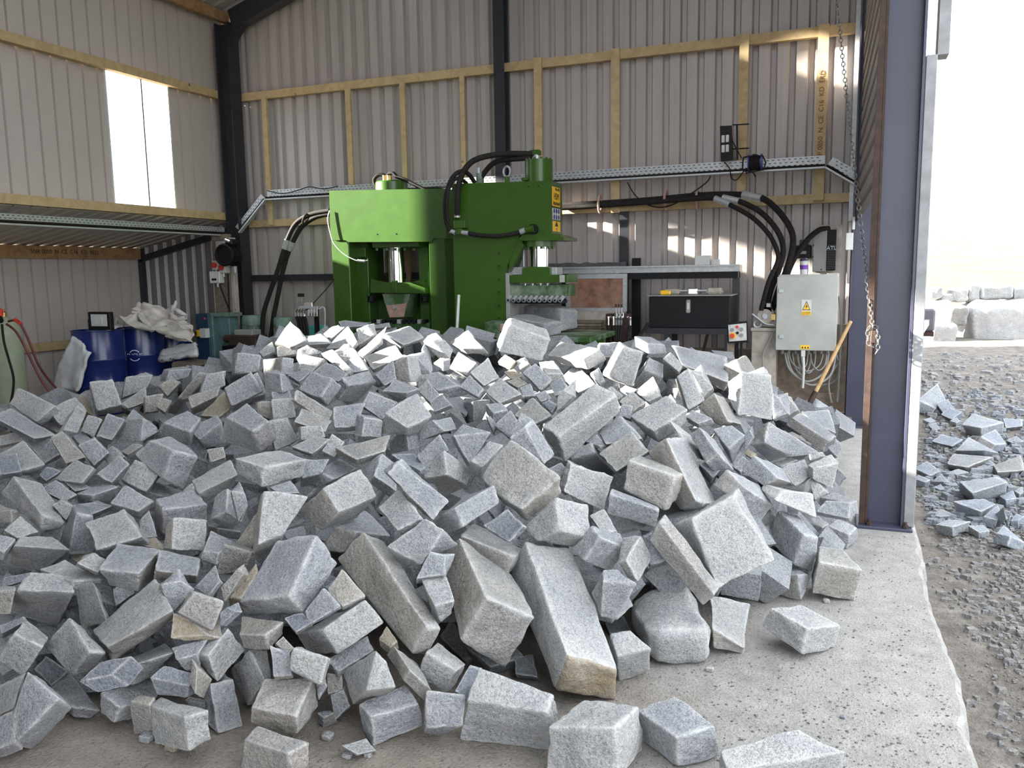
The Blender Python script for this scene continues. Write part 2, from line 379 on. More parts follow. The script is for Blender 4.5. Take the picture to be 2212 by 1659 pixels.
# roof
RLX, RLY = (-6.5, -5.9), [(7.2, 8.0)]
ADDED_RX, ADDED_RY = (-3.4, 0.1), [(-1.5, -0.1), (1.4, 3.0), (4.6, 6.2)]
mb = MB(); pr = profile(Y0 - 0.3, Y1 + 0.2, 0.2, 0.034)
for xa, xb in ((XL - 0.3, XM), (XM, XR + 0.3)):
    xq = (xa, RLX[0], RLX[1], xb) if xa < XM else (xa, ADDED_RX[0], ADDED_RX[1], xb)
    for p, q in zip(xq, xq[1:]):
        hole = p in (RLX[0], ADDED_RX[0]); RY_ = RLY if xa < XM else ADDED_RY; vs = []
        for u, d in pr: vs += [(p, u, roofz(p) + 0.12 + d), (q, u, roofz(q) + 0.12 + d)]
        mb.add(vs, [(2*i, 2*i+2, 2*i+3, 2*i+1) for i in range(len(pr)-1) if not (hole and any(a < pr[i][0] < b for a, b in RY_))])
struct(mb, 'ceiling', M['sheet_roof'])
for i, (a, b, RX) in enumerate([(a, b, RLX) for a, b in RLY] + [(a, b, ADDED_RX) for a, b in ADDED_RY]):   # clear roof sheets; the unseen right-slope ones are added to brighten stone tops
    w = thing('window_%d' % (i + 3), None, None, (RX[0], a, roofz(RX[0]))); w['kind'] = 'structure'
    MB().hexa([(x, y, roofz(x) + z) for z in (0.168, 0.174) for x, y in ((RX[0], a), (RX[1], a), (RX[1], b), (RX[0], b))]).build('pane', M['pane'], w)
# right side: cladding above the side opening, solid beyond the back wall; far gable
mb = MB(); z = 2.02; P = []
while z < EAVE:
    P += [(z, 0), (z + 0.09, 0), (z + 0.105, 0.03), (z + 0.135, 0.03)]; z += 0.15
vs = []
for zz, d in P: vs += [(0.205 + d, 5.52, zz), (0.135 + d, YB - 0.02, zz)]
mb.add(vs, [(2*i, 2*i+1, 2*i+3, 2*i+2) for i in range(len(P)-1)])
struct(mb, 'wall_right', M['clad_right'])
struct(vsheet('y', XR + 0.1, Y0, -0.7, 0, EAVE, 0.2, 0.03), 'wall_right_near_added', M['sheet_dark'])  # unseen wall beside the camera, added to keep daylight off the stone fronts
struct(vsheet('y', XR, YB, Y1, 0, EAVE, 0.2, 0.03), 'wall_right_far', M['sheet_dark'])
mb = vsheet('x', Y0, XO, -3.2, 0, lambda u: roofz(u) if u > XL else ZLO, 0.2, 0.03); vsheet('x', Y0, -3.2, XR, 3.2, roofz, 0.2, 0.03, mb)   # unseen front gable added to darken stone fronts, with an opening to brighten them
struct(mb, 'wall_front_added', M['sheet_dark'])
struct(vsheet('x', Y1, XL, XR, 0, roofz, 0.2, 0.03), 'wall_far', M['sheet_dark'])
# concrete slab with a broken right edge
mb = MB(); ys = [Y0 - 1 + 0.06 * i for i in range(int((Y1 - Y0 + 1) / 0.06) + 1)]; vs = []
for y in ys:
    e = 0.47 + 0.035 * noise.noise((y * 1.3, 2, 0)) + 0.022 * noise.noise((y * 5.1, 7, 0)) + 0.012 * noise.noise((y * 14, 3, 1))
    if 5.0 < y < 5.6: e = max(e, 0.49)
    e2 = e + 0.03 + 0.02 * noise.noise((y * 8, 5, 5))
    vs += [(XO - 0.1, y, 0), (e - 0.02, y, 0), (e, y, -0.015), (e2, y, -0.2)]
mb.add(vs, [(4*i+k, 4*i+k+1, 4*i+k+5, 4*i+k+4) for i in range(len(ys)-1) for k in range(3)])
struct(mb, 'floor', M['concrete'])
# gravel ground outside
def gz(x, y):
    z = -0.10 + 0.03 * noise.noise((x * 0.6, y * 0.6, 1)) + 0.02 * noise.noise((x * 2.3, y * 2.3, 4))
    if x < 8 and y < 14: z += 0.014 * noise.noise((x * 9, y * 9, 2))
    d = y - 14
    if d > 0: z += 0.02 * d
    return z
xs = sorted(set([-60, -40, -25, -15, -12, -9.9] + [0.2 + 0.09 * i for i in range(70)] + [7, 8, 9.5, 11, 13, 16, 20, 25, 32, 40, 55, 80]))
ys = sorted(set([-40, -25, -15, -10, -7, -5, -3, -1.5] + [0.0 + 0.12 * i for i in range(110)] + [14, 15, 16, 17, 18, 19, 20, 22, 25, 28]))
mb = MB(); vs = [(x, y, gz(x, y) if (x > 0.3 or y < Y0 - 0.9 or x < XO) else -0.3) for x in xs for y in ys]; n = len(ys)
mb.add(vs, [(i*n+j, (i+1)*n+j, (i+1)*n+j+1, i*n+j+1) for i in range(len(xs)-1) for j in range(n-1)])
tag(mb.build('ground', M['gravel'], smooth=True, angle=70), kind='structure')
# hillside beyond the yard
mb = MB(); xs = [-60 + 4 * i for i in range(56)]; ys = [27, 29, 32, 36, 41, 47, 54, 62, 71, 82, 95, 110, 130]
def hz(x, y):
    t = (y - 27) / 100
    return 0.15 + 6.0 * t ** 0.85 + 1.0 * t * noise.noise((x * 0.05, y * 0.05, 3)) + 0.5 * noise.noise((x * 0.16, y * 0.16, 8)) * min(1, (y - 26) / 8) - 0.012 * max(0, x)*t
mb.add([(x, y, hz(x, y)) for x in xs for y in ys], [(i*13+j, (i+1)*13+j, (i+1)*13+j+1, i*13+j+1) for i in range(55) for j in range(12)])
tag(mb.build('hillside', M['hill'], smooth=True, angle=80), kind='structure')

# ------------------------------------------------------------------ steel columns
def ibeam(mb, x, y, z0, z1, dep, wid, tf=0.014, tw=0.012, along='x'):
    if along == 'x':
        mb_l = MB().box((x - dep/2, y - wid/2, z0), (x - dep/2 + tf, y + wid/2, z1))
        mb_r = MB().box((x + dep/2 - tf, y - wid/2, z0), (x + dep/2, y + wid/2, z1))
        mb_w = MB().box((x - dep/2 + tf, y - tw/2, z0), (x + dep/2 - tf, y + tw/2, z1))
    else:
        mb_l = MB().box((x - wid/2, y - dep/2, z0), (x + wid/2, y - dep/2 + tf, z1))
        mb_r = MB().box((x - wid/2, y + dep/2 - tf, z0), (x + wid/2, y + dep/2, z1))
        mb_w = MB().box((x - tw/2, y - dep/2 + tf, z0), (x + tw/2, y + dep/2 - tf, z1))
    return mb_l, mb_r, mb_w
def column(label, x, y, z1, dep, wid, mat, along='x', plate=True, fl=None):
    c = thing('steel_column', label, 'column', (x, y, 0))
    l, r, w = ibeam(None, x, y, 0.012, z1, dep, wid, along=along)
    l.build('flange', fl or mat, c); r.build('flange', mat, c); w.build('web', mat, c)
    if plate:
        MB().bbox((x - dep/2 - 0.05, y - wid/2 - 0.05, 0), (x + dep/2 + 0.05, y + wid/2 + 0.05, 0.018), 0.003).build('base_plate', mat, c)
        for sx in (-1, 1):
            px, py = x + sx * (dep/2 + 0.012 - 0.035*(sx < 0)), y - wid/2 - 0.022
            MB().cyl((px, py, 0.018), (px, py, 0.035), 0.018, 6).build('bolt', M['rust'], c)
            MB().cyl((px, py, 0.03), (px, py, 0.055), 0.009, 8).build('bolt_stud', M['rust'], c)
    return c
near = column('dark blue steel post standing on the concrete edge, nearest the camera', 0.306, 5.42, EAVE - 0.2, 0.212, 0.16, M['post_paint'], fl=M['rust'])
MB().bbox((0.414, 5.34, 0.02), (0.472, 5.50, 2.75), 0.004).build('edge_flashing', M['flashing'], near)
MB().box((0.472, 5.36, 2.75), (0.53, 5.50, EAVE)).build('outer_cladding_edge', M['flashing'], near)
MB().box((0.165, 5.335, 0.02), (0.198, 5.36, EAVE)).build('guide_strip', M['rust'], near)
column('blue steel post by the far end of the side opening', 0.24, 8.82, EAVE, 0.26, 0.16, M['post_paint'])
cc = column('tall black corner column where left and back walls meet', -7.68, 9.30, EAVE - 0.05, 0.22, 0.20, M['dark_steel'], plate=False)
column('slim black column at the middle of the back wall', -3.775, 9.36, RIDGE - 0.22, 0.16, 0.13, M['dark_steel'], 'y', plate=False)
# rafter with curved haunch along the back wall
rf = thing('steel_rafter', 'black steel rafter with a curved haunch at the top left corner', 'rafter', (-7.6, 9.3, EAVE))
A = Vector((XL + 0.36, 9.3, EAVE - 0.02)); B = Vector((XM, 9.3, RIDGE - 0.06))
MB().bar(A, B, 0.16, 0.24).build('beam', M['dark_steel'], rf)
poly = [(-7.58, 9.26, EAVE - 0.05)]
for k in range(9):
    t = k / 8 * pi / 2; cxx, czz = -7.58 + 0.85, EAVE - 0.42
    poly.append((cxx - 0.85 * cos(t), 9.26, czz + 0.42 * sin(t) + 0.24 * (k / 8) ** 2))
MB().prism(poly, (0, 0.10, 0)).build('haunch', M['dark_steel'], rf)
B2 = Vector((XR, 9.3, EAVE - 0.02)); 
MB().bar(B, B2, 0.16, 0.24).build('beam', M['dark_steel'], rf)
# purlin at the top left, eaves
for k in range(1):
    x = XL + 0.12 + k * 0.62
    o = MB().bar((x, Y0, roofz(x) + 0.04), (x, YB - 0.05, roofz(x) + 0.04), 0.07, 0.14).build('roof_purlin', M['timber_brown'], origin=(x, YB, roofz(x)))
    tag(o, 'brown timber purlin under the roof sheets at the top left' if k == 0 else 'timber roof purlin under the left slope of the roof', 'timber', None if k == 0 else 'roof purlins left slope')

# ------------------------------------------------------------------ timber rails and studs
def rail(label, a, b, w, h, up=(0, 0, 1), mat='timber', name='timber_rail'):
    o = MB(); a = Vector(a); b = Vector(b); o.bar(a, b, w, h, up)
    ob = o.build(name, M[mat], origin=(a + b) / 2); return tag(ob, label, 'timber')
ZU, ZL_ = 3.98, 2.30
rail('long upper timber rail across the back wall', (XL + 0.30, YB - 0.05, ZU), (0.22, YB - 0.05, ZU), 0.075, 0.10)
rail('lower timber rail on the back wall left of the green press', (XL + 0.32, YB - 0.05, ZL_), (-5.6, YB - 0.05, ZL_), 0.075, 0.095)
rail('lower timber rail on the back wall carrying the hydraulic hoses', (-3.4, YB - 0.05, ZL_), (0.22, YB - 0.05, ZL_), 0.075, 0.095)
SX = {}
for key, px, top, z0, wd, lab in (('a', 569, 207, ZL_ - 0.03, 0.075, 'leftmost timber stud on the back wall beside the black corner column'),
        ('b', 750, 190, 0.6, 0.075, 'timber stud on the back wall above the left press head'),
        ('c', 868, 178, 0.6, 0.07, 'timber stud on the back wall above the left press cylinder'),
        ('d', 997, 160, 0.6, 0.06, 'timber stud on the back wall between the two presses'),
        ('e', 1161, 130, 1.2, 0.095, 'timber stud on the back wall just right of the slim black column'),
        ('f', 1329, 110, ZL_ - 0.06, 0.10, 'timber stud on the back wall right of the presses'),
        ('g', 1608, 75, ZL_ - 0.02, 0.095, 'timber stud on the back wall beside the wall lamp'),
        ('h', 1780, 55, ZL_ - 0.02, 0.105, 'timber stud stamped with grade lettering at the right of the back wall')):
    p = aty(px, top, YB - 0.12); SX[key] = p.x
    r = thing('timber_stud', lab, 'timber', (p.x, YB - 0.1, z0)) if key == 'h' else None
    yb = YB - 0.088
    mb = MB().box((p.x - wd/2, yb - 0.035, z0), (p.x + wd/2, yb, ZU + 0.06 if key in 'efgh' else ZU - 0.05))
    if key == 'h':
        mb.build('board', M['timber'], r)
        lettering('SNP 0050  N  CE  C16  KD  ERD', 0.068, (p.x + 0.002, yb - 0.036, 3.12), (0, 0, 1), (-1, 0, 0), M['brown_print'], r)
    else: tag(mb.build('timber_stud', M['timber'], origin=(p.x, yb, z0)), lab, 'timber')
rail('upper timber rail along the left wall above the window', (XL + 0.05, Y0, 4.0), (XL + 0.05, YB - 0.16, 4.0), 0.09, 0.10)
rail('lower timber rail along the left wall below the window', (XL + 0.05, Y0, 2.40), (XL + 0.05, YB - 0.10, 2.40), 0.10, 0.10)
r = thing('timber_beam', 'brown stamped timber beam along the top of the low lean-to wall', 'timber', (XO + 0.05, 7.5, ZLO))
MB().box((XO + 0.03, Y0, 1.86), (XO + 0.085, YB - 0.06, 2.02)).build('board', M['timber_brown'], r)
lettering('SNR 0050  N  CE  C16  KD  0532', 0.075, (XO + 0.086, 8.15, 1.945), (0, 1, 0), (0, 0, 1), M['black_print'], r)
# lean-to end frame
fr = thing('angle_iron_edging', 'black angle iron edging the corrugated end wall of the lean-to', 'angle iron', (XO + 0.06, YB - 0.05, 0))
MB().box((XO + 0.02, YB - 0.08, 0), (XO + 0.10, YB - 0.02, lz(XO))).build('upright', M['dark_steel'], fr)
MB().bar((XO + 0.05, YB - 0.05, lz(XO) - 0.16), (XL + 0.05, YB - 0.05, ZHI - 0.12), 0.06, 0.085).build('sloping_bar', M['dark_steel'], fr)
rail('black steel rail low across the back wall behind the left press', (XL + 0.3, YB - 0.05, 1.56), (-3.9, YB - 0.05, 1.56), 0.08, 0.085, mat='dark_steel', name='steel_rail')
# 
rail('thin pale batten on the low wall between gas cylinder and blue drum', (XO + 0.05, 7.0, 0.72), (XO + 0.05, 8.5, 0.72), 0.04, 0.11, mat='timber')
STONES = """
gf 125,1510 35,1602 59,1452 155,1529 32,1550 - 68,1616|big granite block with a triangular face at the heap's lower left|the triangular-faced block
gf 31,1602 28,1536 -40,1632 48,1618
lp 30,1530 48,1461 -35,1560 38,1522
gf 155,1526 218,1535 112,1486 160,1548 148,1452 - 198,1552
dp*1.104 110,1482 145,1450 75,1445 115,1490 100,1418
dp 172,1472 240,1458 215,1432 210,1495
gp 279,1440 292,1475 375,1410 250,1434 325,1462 355,1390 242,1478
gp 382,1425 425,1414 372,1400 408,1452 450,1379 - 432,1442
lp 450,1416 470,1470 492,1359 422,1414 528,1404 485,1358 435,1438
dp 325,1464 410,1482 355,1438 342,1500 416,1455 - 400,1505
wp 422,1498 425,1442 440,1508 412,1480 458,1468
gf 261,1528 218,1495 341,1502 246,1561 325,1470 325,1540 220,1540
wf 322,1525 282,1514 335,1506 334,1582 305,1500 - 290,1585
lf 398,1550 325,1524 448,1535 408,1619 348,1508 452,1596 338,1604|squared granite block with a pale right side and brown front, foot of the heap|the brown-fronted block
gf 472,1582 455,1478 524,1568 448,1562 502,1472 - 441,1505
gp*1.063 400,1512 440,1520 410,1505 410,1525
lp*0.997 92,1398 32,1371 102,1378 49,1460 54,1339 - -2,1425
lp 192,1408 150,1332 228,1410 155,1460 182,1360 195,1448 98,1398
lp 231,1400 204,1361 370,1320 246,1428 332,1255 374,1334 200,1368|long notched pale granite block lying aslant in the lower left of the heap|the long notched block
wp 24,1102 -15,1102 38,1102 25,1128 -15,1085
lp*1.001 38,1161 11,1145 82,1149 36,1169 44,1115
gp*1.055 85,1159 130,1169 112,1132 86,1165 134,1140
dp*0.947 164,1108 150,1196 200,1115 160,1092 206,1191 - 131,1168
lp*0.991 209,1186 186,1131 305,1159 226,1201 268,1099
gp*1.014 310,1161 301,1125 339,1159 310,1166 322,1102
tp*1.010 298,1175 350,1185 295,1166 315,1180 336,1160
gp*0.973 300,1238 212,1230 344,1188 298,1275 255,1176 332,1248 238,1265
lp*0.997 30,1180 151,1188 45,1159 15,1220 108,1160 - 88,1235
lp*0.995 155,1255 88,1230 218,1251 160,1285 140,1208
lp*0.999 38,1276 161,1280 65,1237 20,1320 154,1244 - 120,1355|rounded pale granite block with a crack down its left front|the cracked round block
gp 10,1192 -15,1182 34,1164 5,1210 -5,1154
dp*1.001 5,1268 50,1255 10,1248 5,1272 62,1238
wp 32,1276 21,1325 -22,1279 32,1267
dp*1.006 2,1370 58,1340 0,1350 5,1380 50,1332
lp*0.986 202,1260 231,1342 164,1265 215,1280 175,1354 - 235,1336
lp*1.063 220,1295 212,1260 248,1308 230,1325 240,1270
gp*1.051 250,1308 245,1272 291,1280 252,1312 280,1254
gp 425,1243 334,1232 431,1206 422,1260 346,1189 439,1220 334,1253
lp 372,1186 375,1119 442,1189 355,1185 446,1124 - 360,1134|square-faced pale granite block with a tan left side|the square-faced block
gp*1.031 471,1141 449,1135 520,1149 470,1158 490,1120
gp*1.004 472,1194 440,1192 510,1175 468,1220 455,1145 - 435,1205
wp*0.990 482,1176 470,1240 542,1194 498,1172 530,1230
wp*1.053 541,1190 560,1130 511,1172 552,1200 554,1109
gp 451,1286 475,1255 421,1269 458,1290 465,1222
gp 375,1320 348,1262 420,1272 370,1325 390,1256
wp*1.001 460,1361 384,1322 482,1299 460,1368 422,1281
tp 370,1378 375,1325 450,1372 400,1385 412,1342
wp*1.023 485,1300 478,1268 525,1240 498,1302 515,1228
tp*1.016 520,1292 555,1240 498,1290 538,1325 553,1219 496,1308 -
dp 478,1350 510,1320 475,1325 490,1352 490,1312
tp*1.072 165,1214 155,1205 205,1194 168,1218 185,1191
lp*1.001 212,1236 166,1216 228,1209 210,1242 205,1194
lp*0.971 88,1110 135,1127 30,1030 88,1143 92,1045 3,1066 125,1138|long pale granite block sloping at the heap's left edge|the sloping left-edge block
gp*0.985 625,1286 520,1297 682,1157 654,1322 600,1165 726,1218 541,1330|big grey granite block with a brown underside left of the slanting bar stone|the big brown-bottomed block
lp*0.981 559,1175 569,1062 612,1155 541,1210 664,1075 - 550,1125
wp 572,1372 518,1370 611,1344 582,1404 522,1331 611,1369 526,1398
wp*1.009 622,1414 596,1390 635,1399 620,1418 612,1376
lp 696,1359 729,1412 788,1296 644,1369 825,1346 720,1332 662,1408
dp 640,1365 615,1335 672,1346 642,1370 655,1324
gp 672,1346 660,1320 735,1310 675,1350 698,1269
wp 740,1311 709,1275 788,1286 741,1318 738,1228
wp 920,1352 785,1150 954,1358 889,1412 828,1172 920,1416 731,1210|long slanting bar-shaped granite block in the lower middle of the heap|the slanting bar stone
gp*1.042 770,1148 722,1140 844,1158 738,1194 788,1100
lp 858,1145 910,1118 818,1095 868,1156 862,1060
gp 840,1180 912,1218 920,1119 850,1200 955,1145 - 882,1226
gp*1.011 900,1250 960,1240 930,1192 900,1260 961,1200
lp*0.994 939,1308 911,1251 982,1298 952,1346 964,1247 975,1325 925,1300
lp*1.024 985,1449 922,1410 1006,1435 960,1494 946,1389 980,1482 901,1462
wp*1.206 1005,1426 950,1375 1020,1418 1008,1432 975,1335
dp 984,1492 1015,1438 1008,1510 982,1495 1040,1445
tp*1.020 842,1398 819,1380 858,1385 845,1415 835,1352
wp*0.977 885,1448 850,1394 930,1489 872,1470 902,1435
gp*1.037 732,1450 806,1405 709,1424 732,1462 791,1376
gp*0.995 591,1462 584,1395 630,1458 595,1468 625,1415
lf 571,1468 538,1406 586,1464 534,1526 578,1406 - 500,1448
lp*0.985 692,1478 624,1446 706,1420 698,1482 634,1401
lp*0.980 792,1490 812,1407 854,1484 762,1522 832,1432 795,1518 739,1449|wedge-shaped granite block with a hollow split face|the hollow-faced wedge
gf 724,1554 714,1501 756,1525 725,1556 742,1491
df 700,1550 686,1540 720,1540 698,1572 712,1534 729,1560 688,1560
gf 804,1548 778,1522 900,1522 806,1612 874,1479 913,1566 788,1575|grey granite block tipped forward at the foot of the heap above a flat chip|the tipped-forward block
gf 920,1571 922,1492 1001,1568 918,1582 1006,1502 948,1588 -
wp 640,1548 543,1528 676,1465 642,1586 574,1467 686,1525 540,1562|squared granite block with a brown front stacked on a round-topped stone|the stacked squared block
wf 620,1628 530,1598 665,1605 630,1682 558,1571 662,1655 524,1658|pale flat-topped granite stone carrying a squared block at the bottom edge|the flat-topped bottom stone
lf 772,1629 740,1611 810,1621 771,1632 791,1596|flat pale granite chip on the floor before the tipped block
gp*1.028 688,1510 684,1480 706,1482 689,1512 702,1475
wp*1.066 708,1498 708,1455 740,1492 710,1502 738,1460
wp*0.989 1050,1291 992,1162 1156,1334 995,1380 1098,1242 1090,1438 961,1208|bulky granite block with a rough bulging front beside the ochre-ended pillar stone|the bulky block
lp*1.047 1112,1202 998,1159 1129,1188 1085,1248 1022,1130 1130,1209 992,1175|speckled granite block resting across the top of the bulky block|the block atop the bulky one
lf 1226,1416 1135,1170 1334,1449 1198,1490 1235,1184 1330,1512 1102,1240|long granite pillar stone with an ochre-stained end leaning on the heap|the ochre-ended pillar stone
lp*1.007 1208,1146 1201,1075 1275,1160 1160,1168 1268,1092 1235,1181 1134,1138
dp 1100,1171 1045,1135 1131,1135 1106,1175 1098,1100
gp*0.992 1295,1160 1264,1210 1352,1184 1278,1135 1320,1231 1338,1154 1238,1186
lp*1.010 1300,1148 1275,1115 1332,1148 1305,1158 1305,1098
lp*0.984 1352,1210 1386,1155 1379,1254 1336,1214 1406,1205 - 1345,1161
dp*1.032 1405,1220 1390,1160 1444,1208 1404,1228 1412,1150
gp 1302,1256 1375,1261 1305,1234 1300,1331 1332,1231 1278,1280 1332,1338
df 1318,1368 1308,1342 1362,1361 1320,1372 1345,1330
lf 1334,1419 1406,1401 1320,1371 1338,1470 1360,1364 - 1402,1448
lf 1180,1539 1012,1511 1196,1500 1182,1618 1035,1445 1201,1562 1000,1596|broad granite block lying on the floor left of the two front cubes|the broad floor block
lf 1328,1572 1186,1571 1379,1526 1334,1672 1262,1512 1386,1620 1182,1670|large squarish granite block at the bottom centre of the floor|the bottom-centre block
df 1115,1455 1111,1422 1160,1462 1118,1462 1150,1412
df 1060,1440 1008,1398 1132,1418 1062,1458 1080,1365
gf 1461,1592 1384,1538 1541,1570 1464,1658 1455,1506 1554,1632 1390,1600|speckled granite block with a blue-grey right face on the bare floor
lf 1575,1665 1558,1621 1820,1625 1578,1712 1722,1581 1815,1682 -|wide flat granite block cut by the picture's bottom edge
lf 1744,1358 1668,1315 1814,1351 1732,1412 1732,1308 1805,1399 1646,1350|lone granite block lying apart on the concrete right of the heap|the lone block
lf 1395,1360 1540,1364 1362,1295 1415,1445 1475,1238 1355,1332 1532,1435|smooth rounded granite boulder at the right foot of the heap|the rounded boulder
lf 1540,1356 1606,1399 1535,1288 1542,1398 1620,1305 - 1606,1410
wp*0.998 1542,1285 1428,1135 1552,1265 1515,1303 1438,1112 1535,1290 1409,1170|thin granite slab leaning aslant against the big flat-faced block|the thin leaning slab
lp 1550,1266 1496,1120 1669,1208 1535,1240 1585,1072 - 1460,1136|big granite block with a broad flat white face on the right slope|the white-faced block
gf 1722,1242 1625,1238 1746,1241 1729,1296 1680,1214 1746,1265 1622,1270
wf 1770,1215 1862,1232 1769,1179 1756,1280 1818,1186 - 1845,1298|cube-shaped granite block at the far right foot of the heap|the far-right cube
gp 1735,1155 1682,1105 1768,1161 1715,1218 1725,1115 1755,1236 1659,1165
lp 1676,1082 1688,1059 1761,1116 1646,1058 1752,1066 - 1650,1044
gp 1608,1054 1572,1015 1668,1091 1580,1072 1638,1048 1639,1129 1539,1048
lp*0.975 1835,1086 1774,1075 1851,1082 1836,1110 1800,1062 1851,1109 1774,1084
gp 1764,1105 1835,1120 1785,1082 1765,1112 1835,1086
gf 1835,1155 1790,1136 1852,1139 1830,1186 1810,1120 1852,1162 1780,1176
lp*1.125 1776,1140 1742,1122 1790,1132 1775,1178 1768,1116
gp*1.220 1580,1278 1600,1248 1612,1291 1550,1276
gp*0.971 1682,1034 1629,984 1709,1042 1650,1048 1688,1012 - 1600,1019
lp*1.063 1718,1050 1686,1010 1752,1025 1720,1055 1738,994
lp*0.953 1758,1012 1810,1000 1746,1005 1758,1035 1795,982 - 1798,1055
lp*1.047 1760,1080 1748,1038 1780,1058 1770,1088 1758,1031
lp*1.042 1502,1080 1441,951 1544,1085 1468,1100 1482,948 1520,1100 1402,978|tall pale granite block with a long lit face, right of the heap's middle|the tall pale block
lp*1.018 1505,988 1465,930 1521,994 1485,965 1495,942
gp 1475,788 1572,825 1454,748 1505,808 1568,771 - 1562,842|long granite slab slanting on the heap's right crest below the black tank|the long crest slab
wp 1602,806 1592,776 1638,807 1575,820 1611,768 - 1565,788
lp 1595,895 1605,805 1668,908 1572,860 1666,812 - 1574,826|upright granite block with a square pale face under the switch cabinet|the upright block below the cabinet
gp 1670,905 1669,850 1702,892 1675,910 1682,860
lp 1700,898 1682,860 1724,884 1704,905 1700,857
gp*0.985 1788,951 1709,901 1808,942 1775,976 1725,890 - 1699,918|granite block with a groove along it at the heap's far right|the grooved block
gp 1760,915 1732,889 1805,935 1750,928 1790,886
gp*1.028 1790,968 1802,945 1809,988 1775,975
gp 1652,956 1661,912 1710,986 1622,962 1770,978 1662,996 1629,940
wp 1572,910 1544,850 1601,916 1550,917 1562,858 - 1508,880
lp 1508,915 1484,902 1540,905 1510,925 1495,885
gp*0.965 1552,980 1512,925 1585,1015 1525,1000 1542,948 - 1492,940
gp 1575,970 1540,928 1608,940 1582,1002 1580,918 1605,962 1560,960
dp 1610,970 1608,938 1628,942 1611,975 1620,930
dp*1.056 1540,1032 1512,1002 1568,1000 1535,1045 1550,994
gp*1.050 1600,1018 1584,1008 1620,1000 1602,1025 1605,985
tp*1.004 1622,988 1609,980 1635,981 1624,992 1615,970
lp*1.053 1688,1008 1668,999 1722,994 1690,1015 1708,988
lp 1750,995 1748,978 1782,985 1750,1002 1775,978
lp 1486,884 1464,815 1522,865 1482,890 1486,798
lp 1518,862 1489,799 1539,835 1522,870 1518,815
lp*0.988 1413,931 1365,898 1484,885 1422,954 1438,856 1479,916 1366,908
wp*0.968 1458,1029 1355,992 1483,1022 1435,1102 1385,986 1468,1073 1348,1057|grey granite block with a chipped pale right edge, right of the heap's middle|the chipped-edge block
lp 1078,759 1103,700 1169,778 1074,745 1187,734|big tilted granite block on the heap's crest before the press table|the tilted crest block
lp*0.951 1259,775 1180,768 1297,753 1272,799 1210,738 - 1218,788|broad sunlit white granite block on the heap's crest|the white sunlit block
gp*1.004 1291,772 1294,741 1327,770 1289,780 1337,740
lp 1310,810 1344,748 1365,836 1302,807 1391,760 - 1337,738|upright speckled granite block with a sunlit left edge on the crest|the upright sunlit-edged block
gp 1403,765 1400,742 1439,763 1373,749 1435,745
gp 1392,799 1403,772 1432,816 1367,832 1432,788
lp 1465,802 1432,775 1474,788 1465,807 1449,761
lp 1400,867 1374,845 1427,854 1405,875 1411,813
wp 1367,889 1339,867 1393,870 1369,897 1366,845
lp*0.982 1207,943 1176,920 1331,854 1224,993 1283,829 1338,889 1183,951|long diagonal granite block with a speckled side in the heap's upper right|the long diagonal block
wp 1153,916 1110,897 1191,897 1156,923 1150,857
gp 1175,1000 1134,921 1196,980 1142,981 1152,908 - 1102,947
wp 1125,1100 1042,1030 1210,1030 1140,1126 1102,949 1212,1065 1050,1052|large flat warm-grey granite block in the centre of the heap|the flat warm-grey block
gp 1310,959 1295,932 1386,947 1313,965 1340,898
wp*1.015 1332,1018 1295,980 1401,974 1337,1023 1362,933
gp*1.030 1286,978 1237,992 1329,1022 1278,957
lp 1218,1062 1234,1003 1302,1100 1211,1054 1324,1030
gp 1210,1038 1188,1012 1228,1019 1213,1043 1213,1000
gp 1319,1068 1420,1103 1324,1057 1313,1109 1419,1096 - 1416,1138
gp*1.022 1441,951 1427,947 1468,944 1443,957 1465,930
lp 1080,870 1050,845 1126,851 1085,878 1080,816
tp 1102,797 1076,782 1115,780 1104,802 1091,766
lp 1123,799 1115,780 1144,786 1126,807 1134,772
tp 1104,818 1089,803 1127,813 1107,824 1110,797
wp 1118,837 1096,824 1137,828 1119,843 1121,815
gp 1168,843 1130,805 1191,821 1169,848 1157,785
lp 1180,807 1164,782 1215,807 1186,824 1196,780
gp*1.092 1237,832 1217,813 1275,817 1240,839 1245,785
lp 1251,847 1234,832 1286,831 1253,852 1270,812
gp 1294,831 1275,807 1306,821 1295,836 1294,794
gp 1131,856 1123,837 1156,854 1133,862 1145,828
gp 1169,867 1156,852 1191,860 1172,874 1177,843
gp 1199,854 1188,829 1226,843 1202,859 1213,816
lp 1202,889 1207,845 1240,854 1205,893 1218,843
lp 1335,864 1312,840 1346,854 1336,870 1321,835
gp 1359,854 1339,840 1375,841 1361,859 1351,833
gp 1066,892 1050,873 1096,885 1066,911 1083,870
gp 1099,943 1068,919 1119,913 1102,949 1104,885
dp 1191,892 1171,870 1201,873 1194,897 1186,867
gp 1066,932 1050,897 1074,924 1066,938 1069,911
gp 1362,905 1340,897 1366,878 1365,911 1343,874
gp*1.008 1294,963 1267,954 1308,962 1297,970 1289,938
lp*0.983 630,748 595,741 664,734 633,755 627,694|pointed granite block standing highest on the heap's left shoulder|the pointed block
lp 568,770 560,759 594,759 569,775 588,738
lp*1.032 600,770 598,749 641,764 603,774 636,742
gp*1.009 668,745 665,727 714,741 674,753 693,721
gp 714,733 699,721 744,707 717,738 717,706
lp*0.995 760,751 706,752 771,738 763,757 752,705
gp 736,707 731,694 796,703 744,713 744,692
lp 774,745 771,711 812,722 777,751 792,704
gp 801,710 798,704 843,706 804,715 840,697
lp 785,770 773,761 825,738 787,775 835,706
lp 872,745 830,721 915,729 866,753 885,704
gp 934,742 923,726 956,734 937,749 942,719
gp 652,770 644,756 695,761 649,788 663,746
gp 508,807 512,761 558,802 500,816 564,768
